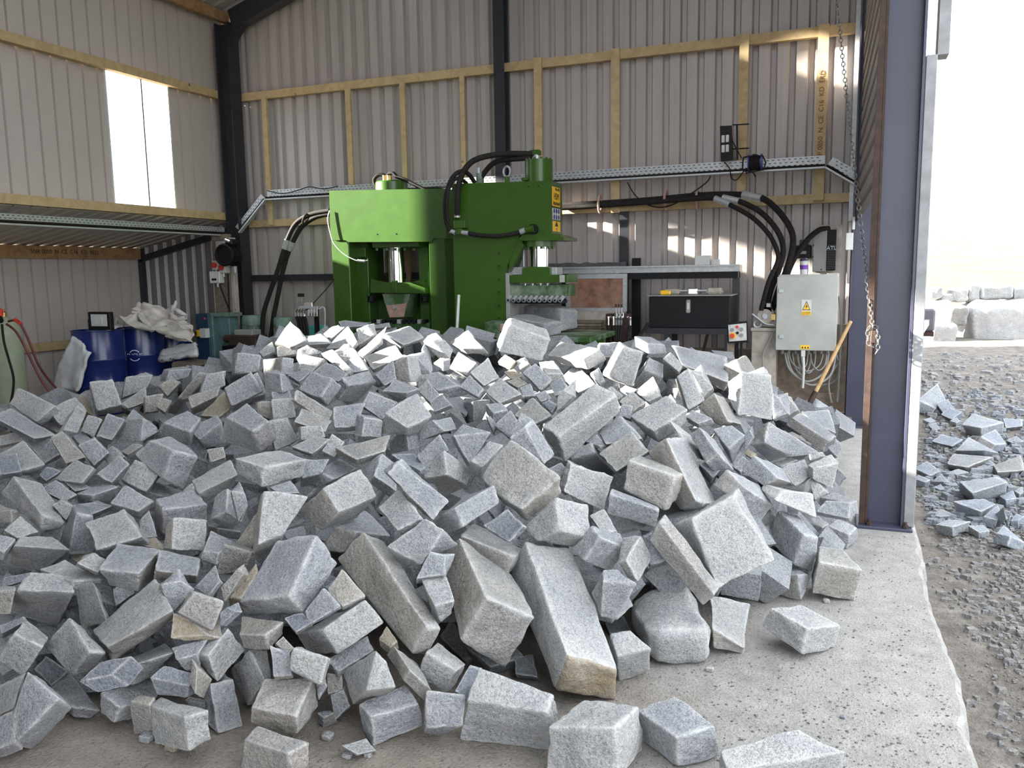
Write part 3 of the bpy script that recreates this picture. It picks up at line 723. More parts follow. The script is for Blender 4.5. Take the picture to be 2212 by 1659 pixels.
gp 607,810 610,774 632,807 569,826 634,775 - 569,777
lp 674,803 645,797 699,776 676,809 655,766
lp 752,807 695,764 760,799 755,813 720,756
lp 752,788 720,760 771,761 755,794 755,742
gp 758,805 752,780 796,799 760,810 769,761
wp 806,798 786,770 869,771 809,805 855,745
gp 731,824 674,806 750,807 733,829 706,783
gp*1.006 831,832 812,810 855,818 834,837 849,777
lp 888,825 880,771 912,821 855,818 901,771 - 849,784|small upright granite block with a pale right face high in the heap's middle|the small upright block
gp 931,806 899,770 934,799 907,807 920,761
lp*1.030 931,797 912,753 934,794 929,802 922,732
gp 958,802 958,780 972,797 937,797 973,776 - 937,783
lp*0.984 972,774 937,737 979,756 948,775 961,734
gp*0.984 1007,810 973,794 1029,784 1010,816 991,761
lp 999,753 971,740 1045,753 1010,764 1011,713
lp 1045,833 1017,805 1076,816 1042,837 1055,772
gp 1032,856 994,836 1045,840 1034,862 1015,810
gp*1.031 991,828 972,809 1007,813 992,833 991,801
gp 945,843 911,810 990,832 975,860 945,803
lp 929,869 904,843 950,854 931,874 923,820
gp 939,889 929,870 975,875 942,894 956,854
gp*0.997 880,848 827,845 904,840 877,867 853,820 904,856 858,867
gp 754,832 812,824 739,816 731,864 796,801 - 771,870
gp*0.981 505,870 497,837 575,850 500,882 556,803
gp*0.995 610,848 606,807 636,840 575,843 617,810
gp 646,824 622,810 674,801 649,832 663,797
gp 693,859 648,840 717,818 707,875 674,803 737,835 663,856
wp*1.005 707,912 636,864 718,889 703,915 641,842
gp*1.010 590,864 587,847 630,860 587,869 625,844
wp*1.014 587,905 557,897 590,867 588,911 556,870
lp*0.995 591,908 588,864 638,900 588,911 633,860
gp*0.961 545,932 492,902 579,911 565,975 533,874 598,949 476,951|grey granite block with a broad brown underside in the heap's left middle|the brown-bellied block
lp*1.069 596,972 581,911 642,951 592,974 621,903
lp*1.012 652,951 648,921 701,944 649,955 694,920
lp*1.009 674,980 632,965 712,949 676,986 674,944
wp*0.998 701,932 636,911 717,908 698,938 652,882
gp 724,923 721,879 771,920 726,932 789,871
gp 825,905 785,878 857,869 825,909 796,846
gp 782,943 787,900 823,943 766,939 825,908
lp*0.969 880,924 830,890 934,897 877,938 901,850 899,944 825,936|rough whitish granite block with a knobbly top in the heap's upper middle|the knobbly white block
wp*0.982 771,992 830,974 726,967 773,1004 842,940
lp*1.025 722,986 697,973 744,954 722,992 717,938
gp*1.060 882,973 878,931 908,966 843,978 - - 840,954
dp 907,1016 844,981 918,1008 910,1030 896,980
gp 961,932 934,908 985,927 912,949 972,902 - 910,924
gp 918,1008 901,984 967,973 920,1015 950,938
lp 965,1026 960,974 1007,1046 918,1033 1015,1016 961,1075 915,1014
gp 1015,1003 980,940 1037,967 1010,1007 1061,935
lp 1042,1008 1017,995 1086,962 1040,1033 1056,956
gp 933,1119 840,1024 967,1080 923,1114 861,1001|narrow speckled granite block lying aslant just above the heap's centre|the narrow speckled block
gp 808,1027 825,981 855,1060 796,1041 858,1004 - 779,1012
lp*0.979 731,1107 699,1054 813,1072 694,1146 778,1014 771,1119 649,1103|pale-topped granite block with a brown left side in the heap's centre left|the pale-topped centre block
gp*1.057 722,1035 690,1019 771,1012 687,1052 731,992
gp*1.109 663,1073 648,1068 687,1049 665,1079 684,1030
lp*0.936 571,1010 512,991 663,992 566,1052 606,972 652,1030 515,1022
gp*1.044 652,1033 652,993 693,1023 651,1052 712,992
gp 603,1065 584,1052 646,1065 606,1072 627,1039
gp 516,1125 500,1060 535,1092 514,1130 530,1068
gp 1002,1138 980,1098 1076,1087 950,1157 1066,1050 - 939,1125
lp*0.979 78,909 23,872 119,876 89,918 39,839|long pale granite block lying before the green gas cylinder|the block before the gas cylinder
gp*0.963 73,946 -15,901 118,939 71,953 23,881|broad flat granite slab at the heap's far left|the flat left slab
lp*1.014 132,919 105,884 187,887 129,925 162,858
tp 187,889 162,863 204,899 190,895 185,849
lp 210,886 262,874 195,827 209,899 243,819|smooth pale granite block standing in front of the left blue drum|the block before the drum
lp 266,858 273,814 316,838 263,863 329,811
wp 278,881 262,873 314,868 276,886 316,834
wp 314,891 314,856 344,886 311,895 352,851
wp 357,891 338,878 370,866 358,896 349,860
wp 362,856 343,833 390,825 362,861 365,822
gp 359,825 367,800 405,815 346,823 415,797
wp 385,858 430,804 362,891 405,861
lp 435,848 446,808 486,833 430,852 481,804
wp 415,881 408,856 468,856 418,896 476,835
tp*1.017 471,901 434,897 499,881 473,906 485,844
gp*0.986 501,876 487,838 565,846 504,887 542,804
gp*1.027 410,934 353,913 433,903 413,962 405,887 - 341,942
gp*1.065 430,949 409,927 478,911 443,968 467,896 485,957 -
gp*1.009 305,953 309,904 341,932 246,948 339,924 - 276,904
gp*0.995 241,949 208,942 270,906 243,956 233,894
lp 203,944 176,930 220,906 205,951 190,896
lp 167,934 138,927 187,889 152,949 167,876
gp*1.048 122,932 96,920 134,922 124,938 111,905
lp*1.017 0,962 -5,942 72,947 0,968 67,926
lp 46,1017 -5,985 97,1003 51,1028 51,952 76,1025 -
dp 0,1025 -10,987 46,1018 0,1034
gp*1.053 96,1000 54,952 139,975 99,1006 101,942
wp 142,1000 111,946 185,987 144,1008 134,933
gp 172,959 157,942 200,952 175,966 180,934
gp*0.995 203,1006 170,962 235,977 205,1011 205,949
gp*1.008 235,1003 223,981 270,986 238,1009 241,964
wp*1.005 276,982 263,975 309,962 278,989 286,959
gp*0.934 373,972 325,952 428,987 354,1035 365,941 395,1057 292,982
lp*1.053 316,1063 261,1035 346,1018 318,1070 292,992
gp 241,1041 209,1024 278,1003 243,1047 258,985
lp*0.991 177,1043 119,1035 204,1010 182,1048 162,991
dp 99,1039 87,1025 132,1018 99,1044 101,1009
gp*1.016 162,1061 132,1035 195,1053 165,1067 149,1025
gp*1.005 139,1082 84,1057 165,1068 142,1087 122,1039
gp 200,1070 167,1066 256,1051 203,1086 228,1043 235,1085 168,1084
gp 299,1104 239,1086 332,1081 301,1119 270,1048
gp*1.081 354,1073 320,1063 395,1063 337,1077 332,1039
lp 430,1065 416,1038 513,1025 444,1084 495,994 501,1051 -|pale speckled granite block with rounded corners in the heap's left middle|the round-cornered block
gp*1.015 418,1068 395,1061 428,1063 419,1073 415,1043
gp*0.984 489,1104 492,1056 522,1127 456,1122 535,1091 - 463,1073
dp*1.177 441,1003 405,962 448,975 430,1003 422,943
wp 456,997 447,971 486,987 458,1004 484,965
lp*1.017 142,1124 114,1091 161,1094 144,1130 132,1081
gp*1.014 197,1111 163,1089 243,1092 200,1118 203,1086
gp*1.064 544,886 524,873 562,884 547,891 549,866
gp*0.992 352,1100 335,1076 447,1089 354,1154 418,1061 448,1127 335,1147
lo 2021,882 1983,864 2043,868 2008,900 2025,829|big pale pointed granite lump outside just right of the near post|the pointed outdoor lump
go 2037,891 2023,871 2059,880 2037,900 2048,862
go 2057,906 2034,895 2079,889 2058,913 2050,880
lo 2119,924 2081,918 2168,913 2121,949 2101,894 2164,938 2088,938|largest granite lump in the middle of the outdoor rubble|the largest outdoor lump
go 2150,960 2119,944 2173,958 2137,978 2150,926 2173,976 -
go 2057,964 2014,953 2079,949 2057,973 2034,939
lo 2128,973 2066,973 2155,978 2128,984 2092,944
go 2173,924 2168,904 2208,920 2173,931 2208,906
wo 2088,1009 2048,1002 2146,987 2088,1020 2057,979
wo 2155,1020 2146,1005 2212,1016 2155,1034 2204,984
go 2008,1027 1974,1011 2030,1018 2008,1036 2003,996
go 1999,1042 1976,1034 2009,1036 1999,1054 1983,1026
go 2039,1040 2014,1040 2053,1042 2039,1049 2034,1024
lo 2101,1065 2070,1040 2173,1042 2106,1083 2150,1031 2168,1074 2077,1069|broad granite slab lump lying flat in the outdoor rubble|the flat outdoor slab
go 2030,1058 2017,1052 2040,1056 2030,1063 2032,1046
go 2057,1064 2043,1061 2067,1061 2057,1069 2059,1051
go 2119,1105 2060,1083 2150,1089 2119,1123 2124,1077 2146,1109 2068,1118
lo 2030,1116 2008,1113 2066,1113 2030,1125 2034,1100
lo 2057,1138 2021,1133 2095,1127 2059,1159 2048,1122 2088,1147 2028,1154|pale granite lump in front of the outdoor rubble nearest the post base|the front outdoor lump
lo 2115,1150 2092,1136 2137,1147 2115,1164 2124,1134
go 2153,1123 2124,1116 2164,1109 2150,1141 2155,1092
lo 2173,1123 2168,1096 2184,1114 2154,1138 2177,1141
go 2182,1159 2151,1152 2212,1172 2177,1180 2168,1134
go 2200,1123 2184,1125 2212,1116 2200,1141 2195,1109
go 2173,1080 2159,1071 2195,1076 2174,1096 2188,1059
lo 2202,1067 2191,1060 2212,1065 2202,1078 2208,1051
go 2008,913 1994,906 2021,909 2008,920 2010,902
go 2017,929 2005,918 2031,926 2017,935 2021,914
go 2066,913 2052,909 2075,909 2066,920 2066,902
go 2191,958 2173,951 2211,953 2191,967 2195,942
go 2030,993 2021,987 2043,991 2030,1000 2032,982
go 2106,1007 2097,1003 2119,1003 2107,1015 2110,998
go 2133,1009 2121,1005 2150,1003 2133,1016 2137,993
lo 2066,1025 2048,1020 2092,1020 2066,1034 2070,1013
"""
# ------------------------------------------------------------------ granite heap
TOE = [(-300, 3.3), (0, 3.0), (450, 2.72), (900, 2.6), (1190, 2.62), (1340, 2.85), (1540, 3.05), (1650, 3.35), (1750, 3.75), (1870, 4.2)]
CREST_Y = [(-300, 885), (0, 875), (130, 862), (210, 835), (300, 825), (400, 795), (500, 765), (620, 712), (850, 712), (1100, 715), (1250, 738), (1480, 745), (1600, 785), (1680, 840), (1760, 885), (1830, 905)]
CREST_R = [(-300, 6.9), (0, 6.7), (400, 6.5), (620, 6.3), (1250, 6.1), (1480, 6.0), (1600, 5.9), (1700, 6.0), (1830, 6.6)]
PROF = [(-0.05, 0.10), (0.0, 0.16), (0.06, 0.40), (0.15, 0.54), (0.4, 0.73), (0.7, 0.89), (1.0, 1.0), (1.15, 0.97), (1.4, 0.6), (1.7, 0.0)]
def crest(px):
    r = ray(px, interp(CREST_Y, px)); k = interp(CREST_R, px) / sqrt(r.x**2 + r.y**2); return EYE + r.z * k
def hsurf(px, rr):
    rt = interp(TOE, px); rs = interp(CREST_R, px)
    return crest(px) * interp(PROF, (rr - rt) / (rs - rt))
def pile_depth(px, py):                  # depth (along the view axis) where the pixel ray meets the heap
    r = ray(px, py); h = sqrt(r.x**2 + r.y**2); rt = interp(TOE, px)
    k = max(1.6, rt - 0.35) / h; last = k
    for _ in range(400):
        if EYE + r.z * k <= hsurf(px, k * h): return k
        last = k; k += 0.02 / h
        if k * h > interp(CREST_R, px) + 0.15: return k
    return last
def solve_depth(a, b, c):
    ab, ac, bc = a.dot(b), a.dot(c), b.dot(c)
    L = max(a.length, b.length, c.length); z = [0.35 * L] * 3
    best = None
    for s in ((.5,.5,.5), (.1,.1,.9), (.9,.1,.1), (.1,.9,.1), (.2,.7,.7), (.7,.2,.7), (.7,.7,.2)):
        z = [L * q for q in s]
        for _ in range(300):
            e1 = z[0]*z[1] + ab; e2 = z[0]*z[2] + ac; e3 = z[1]*z[2] + bc
            g = (e1*z[1] + e2*z[2], e1*z[0] + e3*z[2], e2*z[0] + e3*z[1]); st = 0.12 / (L * L)
            z = [min(1.6 * L, max(0.02 * L, q - st * d)) for q, d in zip(z, g)]
        e = (z[0]*z[1] + ab)**2 + (z[0]*z[2] + ac)**2 + (z[1]*z[2] + bc)**2
        if best is None or e < best[0] * 0.98: best = (e, z)
    z = best[1]; v = [a, b, c]
    full = [sqrt(q.length**2 + w*w) for q, w in zip(v, z)]; mn = sorted(full)[1]
    for i in range(3):                    # an edge cut short by a neighbour still gets real thickness
        if full[i] < 0.5 * mn: z[i] = sqrt((0.5 * mn)**2 - min(v[i].length, 0.45*mn)**2)
    return z
def corners(pts, depth):
    P = [Vector(p) for p in pts[:4]]; a, b, c = P[1]-P[0], P[2]-P[0], P[3]-P[0]
    za, zb, zc = solve_depth(a, b, c)
    o = list(pts[4:7]) + [None] * (7 - len(pts))
    p12 = Vector(o[0]) if o[0] else P[0] + a + b; p23 = Vector(o[1]) if o[1] else P[0] + b + c; p31 = Vector(o[2]) if o[2] else P[0] + a + c
    q = [(P[0], 0), (P[1], za), (P[2], zb), (P[3], zc), (p12, za+zb), (p23, zb+zc), (p31, za+zc), (P[0] + a + b + c, za+zb+zc)]
    m = sum((x[0] for x in q[:7]), Vector((0, 0))) / 7
    q[7] = (q[7][0].lerp(m, 0.15), q[7][1])
    return q
def place(q, d, grow=1.0):
    m = sum((p for p, _ in q), Vector((0, 0))) / 8
    return [atd(m.x + (p.x - m.x) * grow, m.y + (p.y - m.y) * grow, d * (1 + z / FPX)) for p, z in q]
GROW = 1.055
GA = [-1, -0.93, -0.78, -0.45, 0.0, 0.45, 0.78, 0.93, 1]
GB = [-1, -0.95, -0.86, -0.7, -0.5, -0.25, 0, 0.25, 0.5, 0.7, 0.86, 0.95, 1]
def cube_grid(G):
    idx = {}; vs = []; fs = []; n = len(G)
    def vid(c):
        if c not in idx: idx[c] = len(vs); vs.append(c)
        return idx[c]
    for ax in range(3):
        for s in (-1, 1):
            for i in range(n-1):
                for j in range(n-1):
                    q = []
                    for u, w in ((i, j), (i+1, j), (i+1, j+1), (i, j+1)):
                        c = [0, 0, 0]; c[ax] = s; c[(ax+1) % 3] = G[u]; c[(ax+2) % 3] = G[w]; q.append(vid(tuple(c)))
                    fs.append((q if s > 0 else q[::-1], ax, s))
    return vs, fs
CG = {'a': cube_grid(GA), 'b': cube_grid(GB)}
def stone_mesh(name, C, seed, big, rough=1.0, lp=11, tan_face=None):
    """C: 8 corners P0 P1 P2 P3 P12 P23 P31 P123 as a hexahedron; a, b, c axes map to -1..1"""
    vs, fs = CG['b' if big else 'a']
    tri = {(-1,-1,-1): C[0], (1,-1,-1): C[1], (-1,1,-1): C[2], (-1,-1,1): C[3], (1,1,-1): C[4], (-1,1,1): C[5], (1,-1,1): C[6], (1,1,1): C[7]}
    cen = sum(C, Vector()) / 8; size = sum((p - cen).length for p in C) / 8
    rnd = random.Random(seed); of = Vector((rnd.random(), rnd.random(), rnd.random())) * 50
    co = []; edge = []
    for x, y, z in vs:
        k = (abs(x)**lp + abs(y)**lp + abs(z)**lp) ** (-1.0 / lp)
        s3 = sorted((abs(x), abs(y), abs(z))); e = max(0.0, min(1.0, (s3[1] - 0.80) / 0.20))
        X, Y, Z = x*k, y*k, z*k; p = Vector()
        for (i, j, l), c in tri.items(): p += c * ((1 + i*X) * (1 + j*Y) * (1 + l*Z) / 8)
        d = (p - cen); dn = d.normalized(); q = p / size
        n1 = noise.noise(q * 1.1 + of); n2 = noise.noise(q * 3.1 + of); n3 = noise.noise(q * 8.0 + of)
        p += dn * size * rough * (0.060 * n1 + 0.060 * n2 + 0.032 * n3 - e * (0.005 + 0.07 * max(0, n2 - 0.1) + 0.03 * max(0, n3)))
        co.append(p); edge.append(e)
    base = Vector((cen.x, cen.y, min(p.z for p in co)))
    me = bpy.data.meshes.new(name); me.from_pydata([tuple(p - base) for p in co], [], [f[0] for f in fs])
    a = me.attributes.new('edge', 'FLOAT', 'POINT'); a.data.foreach_set('value', edge)
    t = me.attributes.new('tan', 'FLOAT', 'FACE')
    tans = {}
    if tan_face == 'end': tans = {(0, -1): 0.0, (1, -1): 0.0}
    vals = []
    for f, ax, s in fs:
        v = 0.0
        if tan_face == 'end' and ax == 0 and s == -1: v = 0.95
        elif tan_face and isinstance(tan_face, dict): v = tan_face.get((ax, s), 0.0)
        vals.append(v)
    t.data.foreach_set('value', vals)
    me.polygons.foreach_set('use_smooth', [True] * len(me.polygons))
    bm = bmesh.new(); bm.from_mesh(me)
    vol = bm.calc_volume(signed=True)
    if vol < 0: bmesh.ops.reverse_faces(bm, faces=bm.faces); bm.to_mesh(me)
    bm.free()
    me.materials.append(M['granite']); return me, base, cen, size
TONE = {'g': (0.93, 0.95, 1.0), 'l': (1.12, 1.12, 1.11), 'w': (0.99, 0.95, 0.89), 't': (0.88, 0.79, 0.66), 'd': (0.66, 0.70, 0.78)}
TWORD = {'g': 'blue-grey', 'l': 'pale', 'w': 'warm-grey', 't': 'tan', 'd': 'dark grey'}
stones = []
for si, line in enumerate(STONES.strip().split('\n')):
    f = line.split('|'); t = f[0].split(); tone, mode = t[0][0], t[0][1]; kd = float(t[0].split('*')[1]) if '*' in t[0] else 1.0
    pts = [None if q == '-' else tuple(float(v) for v in q.split(',')) for q in t[1:]]
    q = corners(pts, 1)
    if mode == 'p': d = pile_depth(pts[0][0], pts[0][1])
    else:
        zf = 0.0 if mode == 'f' else -0.11
        lo = [ray(p.x, p.y).z * (1 + z / FPX) for p, z in q[:7]]
        d = (zf - EYE) / min(lo)
        if mode == 'o': d *= 1.0
    d *= kd
    C = place(q, d, GROW)
    zmin = min(p.z for p in C[:7])
    fl = 0.0 if mode != 'o' else -0.14
    if mode == 'p' and zmin < fl: d *= (EYE - fl) / (EYE - zmin); C = place(q, d, GROW)
    C[7].z = max(C[7].z, fl + 0.01)
    ctr = sum((Vector(p) for p in pts[:4]), Vector((0, 0))) / 4
    stones.append(dict(i=si, tone=tone, mode=mode, C=C, q=q, px=q[4][0].lerp(q[3][0], 0.5), lab=f[1] if len(f) > 1 else None, sh=f[2] if len(f) > 2 else None))
lm = [s for s in stones if s['sh']]
def size_of(s):
    xs = [p.x for p, _ in s['q'][:7]]; ys = [p.y for p, _ in s['q'][:7]]; return sqrt((max(xs)-min(xs)) * (max(ys)-min(ys)))
bucket = {}
for s in stones: s['size'] = size_of(s)
for s in stones:
    if s['lab']: continue
    pool = [m for m in lm if (m['mode'] == 'o') == (s['mode'] == 'o')]
    m = min(pool, key=lambda m: (m['px'] - s['px']).length / (0.6 + 0.4 * m['size'] / 120))
    d = s['px'] - m['px']; near = 'just ' if d.length < 0.75 * (m['size'] + s['size']) else ''
    if abs(d.x) > 1.7 * abs(d.y): w = 'right of' if d.x > 0 else 'left of'
    elif abs(d.y) > 1.7 * abs(d.x): w = 'below' if d.y > 0 else 'above'
    else: w = ('lower ' if d.y > 0 else 'upper ') + ('right of' if d.x > 0 else 'left of')
    sz = 'large' if s['size'] > 125 else 'small' if s['size'] < 55 else 'mid-sized'
    s['lab'] = '%s %s granite %s %s%s %s' % (sz, TWORD[s['tone']], 'lump' if s['mode'] == 'o' else 'block', near, w, m['sh'])
    bucket.setdefault(s['lab'], []).append(s)
for k, L in bucket.items():
    L.sort(key=lambda s: s['px'].y)
    if len(L) == 2: L[0]['lab'] += ', the higher one'; L[1]['lab'] += ', the lower one'
    elif len(L) == 3:
        for s, w in zip(L, ('highest', 'middle', 'lowest')): s['lab'] += ', the %s of three' % w
    elif len(L) > 3:
        for n_, s in enumerate(L): s['lab'] += ', the %s from above' % ('first', 'second', 'third', 'fourth', 'fifth', 'sixth', 'seventh', 'eighth', 'ninth', 'tenth', 'eleventh', 'twelfth')[min(n_, 11)]
for s in stones:
    rnd = random.Random(s['i'] * 13 + 5)
    tf = None
    if s['sh'] == 'the ochre-ended pillar stone': tf = 'end'
    elif s['tone'] == 't': tf = {(0, -1): 0.35, (1, -1): 0.3, (2, -1): 0.45}
    elif s['tone'] == 'w': tf = {(rnd.choice((0, 1, 2)), -1): 0.22}
    elif rnd.random() < 0.25: tf = {(rnd.choice((0, 1)), -1): 0.3}
    lp = 5 if s['sh'] == 'the rounded boulder' else rnd.choice((18, 24, 32, 40))
    me, base, cen, size = stone_mesh('granite_block', s['C'], s['i'], s['size'] > 95, 1.0, lp, tf)
    o = bpy.data.objects.new('granite_block', me); COL.objects.link(o); o.location = base
    k = rnd.uniform(0.93, 1.07); c = TONE[s['tone']] if s['mode'] != 'o' else tuple(a * b for a, b in zip(TONE[s['tone']], (.80, .85, .92))); o.color = (c[0]*k, c[1]*k, c[2]*k, 1)
    tag(o, s['lab'], 'stone', 'granite rubble outside' if s['mode'] == 'o' else 'granite blocks of the heap')
# rubble filling the gaps: the stones too deep in the heap to tell apart
mb = MB(); rnd = random.Random(3)
solid = [(sum(s['C'], Vector()) / 8, min((p - sum(s['C'], Vector()) / 8).length for p in s['C']) * 0.9) for s in stones if s['mode'] != 'o']
def filler(c, s):
    if any((c - a).length < b * 0.8 + s * 0.5 for a, b in solid): return
    R = Matrix.Rotation(rnd.uniform(0, pi), 3, Vector((rnd.uniform(-1,1), rnd.uniform(-1,1), rnd.uniform(-1,1))).normalized())
    h = [s * rnd.uniform(0.7, 1.25), s * rnd.uniform(0.6, 1.0), s * rnd.uniform(0.55, 0.9)]
    mb.hexa([c + R @ Vector((x*h[0]*rnd.uniform(.85,1.1), y*h[1]*rnd.uniform(.85,1.1), z*h[2]*rnd.uniform(.85,1.1))) for z in (-1,1) for x, y in ((-1,-1),(1,-1),(1,1),(-1,1))])
for px in range(-260, 1800, 62):
    rt = interp(TOE, px); rs = interp(CREST_R, px); rr = rt + 0.55
    while rr < rs + 0.9:
        ppx = px + rnd.uniform(-25, 25)
        r = ray(ppx, 800); k = rr / sqrt(r.x**2 + r.y**2); z = hsurf(ppx, rr)
        drop = 0.34 if rr < rs + 0.05 else 0.12
        c = Vector((r.x * k, r.y * k, max(0.09, z - drop)))
        filler(c, rnd.uniform(0.07, 0.12)); rr += rnd.uniform(0.13, 0.2)
vs = []; cols = list(range(-300, 1801, 60)); K = 30
for px in cols:
    rt = interp(TOE, px); rs = interp(CREST_R, px)
    for j in range(K):
        rr = rt + 0.8 + (rs + 0.9 - rt - 0.8) * j / (K - 1); r = ray(px, 800); k = rr / sqrt(r.x**2 + r.y**2)
        vs.append((r.x*k, r.y*k, max(0.0, hsurf(px, rr) - 0.46)))
mb.add(vs, [(i*K+j, (i+1)*K+j, (i+1)*K+j+1, i*K+j+1) for i in range(len(cols)-1) for j in range(K-1)])
o = mb.build('granite_rubble', M['granite'], origin=(-2.5, 4.5, 0)); o.color = (0.80, 0.82, 0.86, 1)
tag(o, 'loose granite rubble filling the dark gaps of the heap', 'rubble', kind='stuff')
# ------------------------------------------------------------------ machinery and goods
def pr_(px0, py0, px1, py1, Y):
    mx, my = (px0+px1)/2, (py0+py1)/2
    return aty(px0, my, Y).x, aty(mx, py1, Y).z, aty(px1, my, Y).x, aty(mx, py0, Y).z
def pbox(mb, px0, py0, px1, py1, Y, dep, bv=0.004):
    x0, z0, x1, z1 = pr_(px0, py0, px1, py1, Y)
    return mb.bbox((x0, Y, z0), (x1, Y + dep, z1), min(bv, (x1-x0)/4, (z1-z0)/4, dep/4))
def ppoly(mb, pts, Y, dep): return mb.prism([aty(x, y, Y) for x, y in pts], (0, dep, 0))
def pp(pts, Y): return [aty(p[0], p[1], p[2] if len(p) > 2 else Y) for p in pts]
G, GW = M['green'], M['green_worn']

# --- left press: H-frame stone splitter
Y = 8.36
pr1 = thing('hydraulic_press', 'bright green H-frame hydraulic stone press standing left behind the heap', 'press', (aty(838, 700, Y).x, Y + 0.4, 0))
x0, z0, x1, z1 = pr_(712, 409, 963, 518, Y)
zb = 0.0
ppoly(MB(), [(711, 412), (963, 407), (964, 515), (938, 515), (932, 522), (752, 523), (746, 519), (720, 519), (714, 512)], Y, 0.85).build('head_beam', G, pr1)
def col1(a, b, Yc, dep, nm, m=G):
    xa = aty(a, 600, Yc).x; xb = aty(b, 600, Yc).x
    return MB().bbox((xa, Yc, zb), (xb, Yc + dep, aty(800, 517, Y).z), 0.008).build(nm, m, pr1)
col1(719, 756, Y + 0.02, 0.8, 'column'); col1(928, 963, Y + 0.02, 0.8, 'column')
col1(760, 796, Y + 0.30, 0.2, 'inner_guide'); col1(905, 927, Y + 0.35, 0.2, 'inner_guide')
pbox(MB(), 804, 519, 904, 534, Y + 0.12, 0.5).build('cylinder_flange', G, pr1)
for k in range(5):
    c = aty(814 + 20 * k, 536, Y + 0.15); MB().cyl(c, c - Vector((0, 0, 0.03)), 0.018, 6).build('bolt', G, pr1)
c = aty(857, 575, Y + 0.35); zt = aty(857, 530, Y + 0.3).z; zl = aty(857, 618, Y + 0.3).z
MB().cyl((c.x, c.y, zl), (c.x, c.y, zt), 0.108, 28).build('ram', M['chrome'], pr1, smooth=True)
ppoly(MB(), [(800, 632), (800, 620), (836, 610), (884, 610), (918, 622), (918, 634)], Y + 0.15, 0.45).build('crosshead', G, pr1)
for a, b, c_ in (((800, 620), (800, 602), (840, 612)), ((918, 622), (918, 602), (880, 612))):
    ppoly(MB(), [a, b, c_], Y + 0.3, 0.08).build('gusset', G, pr1)
pbox(MB(), 846, 606, 856, 632, Y + 0.11, 0.05).build('stiffener', G, pr1)
h_ = ppoly(MB(), [(826, 635), (886, 635), (872, 686), (840, 686)], Y + 0.17, 0.28).build('chisel_holder', GW, pr1)
ppoly(MB(), [(834, 660), (878, 655), (872, 684), (842, 686)], Y + 0.155, 0.02).build('chisel_face', M['pink_rust'], h_)
c = aty(853, 664, Y + 0.15); MB().cyl(c, c - Vector((0, 0.02, 0)), 0.022, 8).build('bolt', M['galv'], h_)
for px in (803, 918):
    a = aty(px, 640, Y + 0.3); z2 = aty(px, 652, Y + 0.3).z; pts = []
    for k in range(41):
        t = k / 40; pts.append((a.x + 0.045 * cos(t * 10 * pi), a.y + 0.045 * sin(t * 10 * pi), lerp(z2, a.z, t)))
    MB().tube(pts, 0.010, 6, 1).build('spring', M['black'], pr1)
pbox(MB(), 785, 648, 929, 694, Y + 0.5, 0.3).build('lower_beam', G, pr1)
pbox(MB(), 790, 697, 929, 740, Y + 0.05, 0.6).build('table', GW, pr1)
for k in range(11):
    c = aty(808 + 11 * k, 692, Y + 0.06); MB().bbox((c.x - 0.022, c.y - 0.03, c.z - 0.04), (c.x + 0.022, c.y + 0.05, c.z + 0.01), 0.005).build('jaw_tooth', M['galv'] if k % 4 == 1 else M['black'], pr1)
xb0, xb1 = aty(719, 680, Y).x, aty(963, 680, Y).x
MB().bbox((xb0 - 0.05, Y - 0.05, 0), (xb1 + 0.05, Y + 0.9, 0.12), 0.01).build('base', G, pr1)
c = aty(846, 400, Y + 0.4); zt = aty(846, 393, Y + 0.4).z
MB().lathe((c.x, c.y, z1 - 0.05), [(0.19, 0), (0.19, zt - z1 + 0.04), (0.175, zt - z1 + 0.055)], 28).build('cylinder_cap', G, pr1, smooth=True)
for pts in ([(816, 408), (808, 390), (818, 378), (832, 380), (836, 392)], [(832, 396), (836, 380), (848, 374), (858, 382), (872, 387), (908, 405), (920, 412)]):
    MB().tube(pp(pts, Y + 0.35), 0.022, 10).build('hose', M['rubber'], pr1, smooth=True)
for px in (832, 841): 
    c = aty(px, 385, Y + 0.3); MB().cyl(c - Vector((0, 0, 0.07)), c + Vector((0, 0, 0.03)), 0.03, 10).build('fitting', M['brass'], pr1)
MB().tube(pp([(712, 455, Y - 0.02), (708, 475, Y - 0.03), (714, 505, Y - 0.03), (722, 527, Y - 0.03), (745, 550, Y - 0.02), (775, 564, Y), (795, 562, Y + .05)], Y), 0.006, 6).build('sensor_cable', M['white'], pr1, smooth=True)
c = aty(772, 563, Y + 0.0); MB().cyl(c, c + Vector((0.09, 0.02, -0.01)), 0.017, 8).build('sensor', M['galv'], pr1)
pbox(MB(), 767, 535, 789, 556, Y + 0.2, 0.12).build('sensor_bracket', G, pr1)
for px, py in ((814, 506), (855, 505)):
    c = aty(px, py, Y); MB().cyl(c - Vector((0, 0.004, 0)), c + Vector((0, 0.004, 0)), 0.008, 8).build('hole', M['black'], pr1)

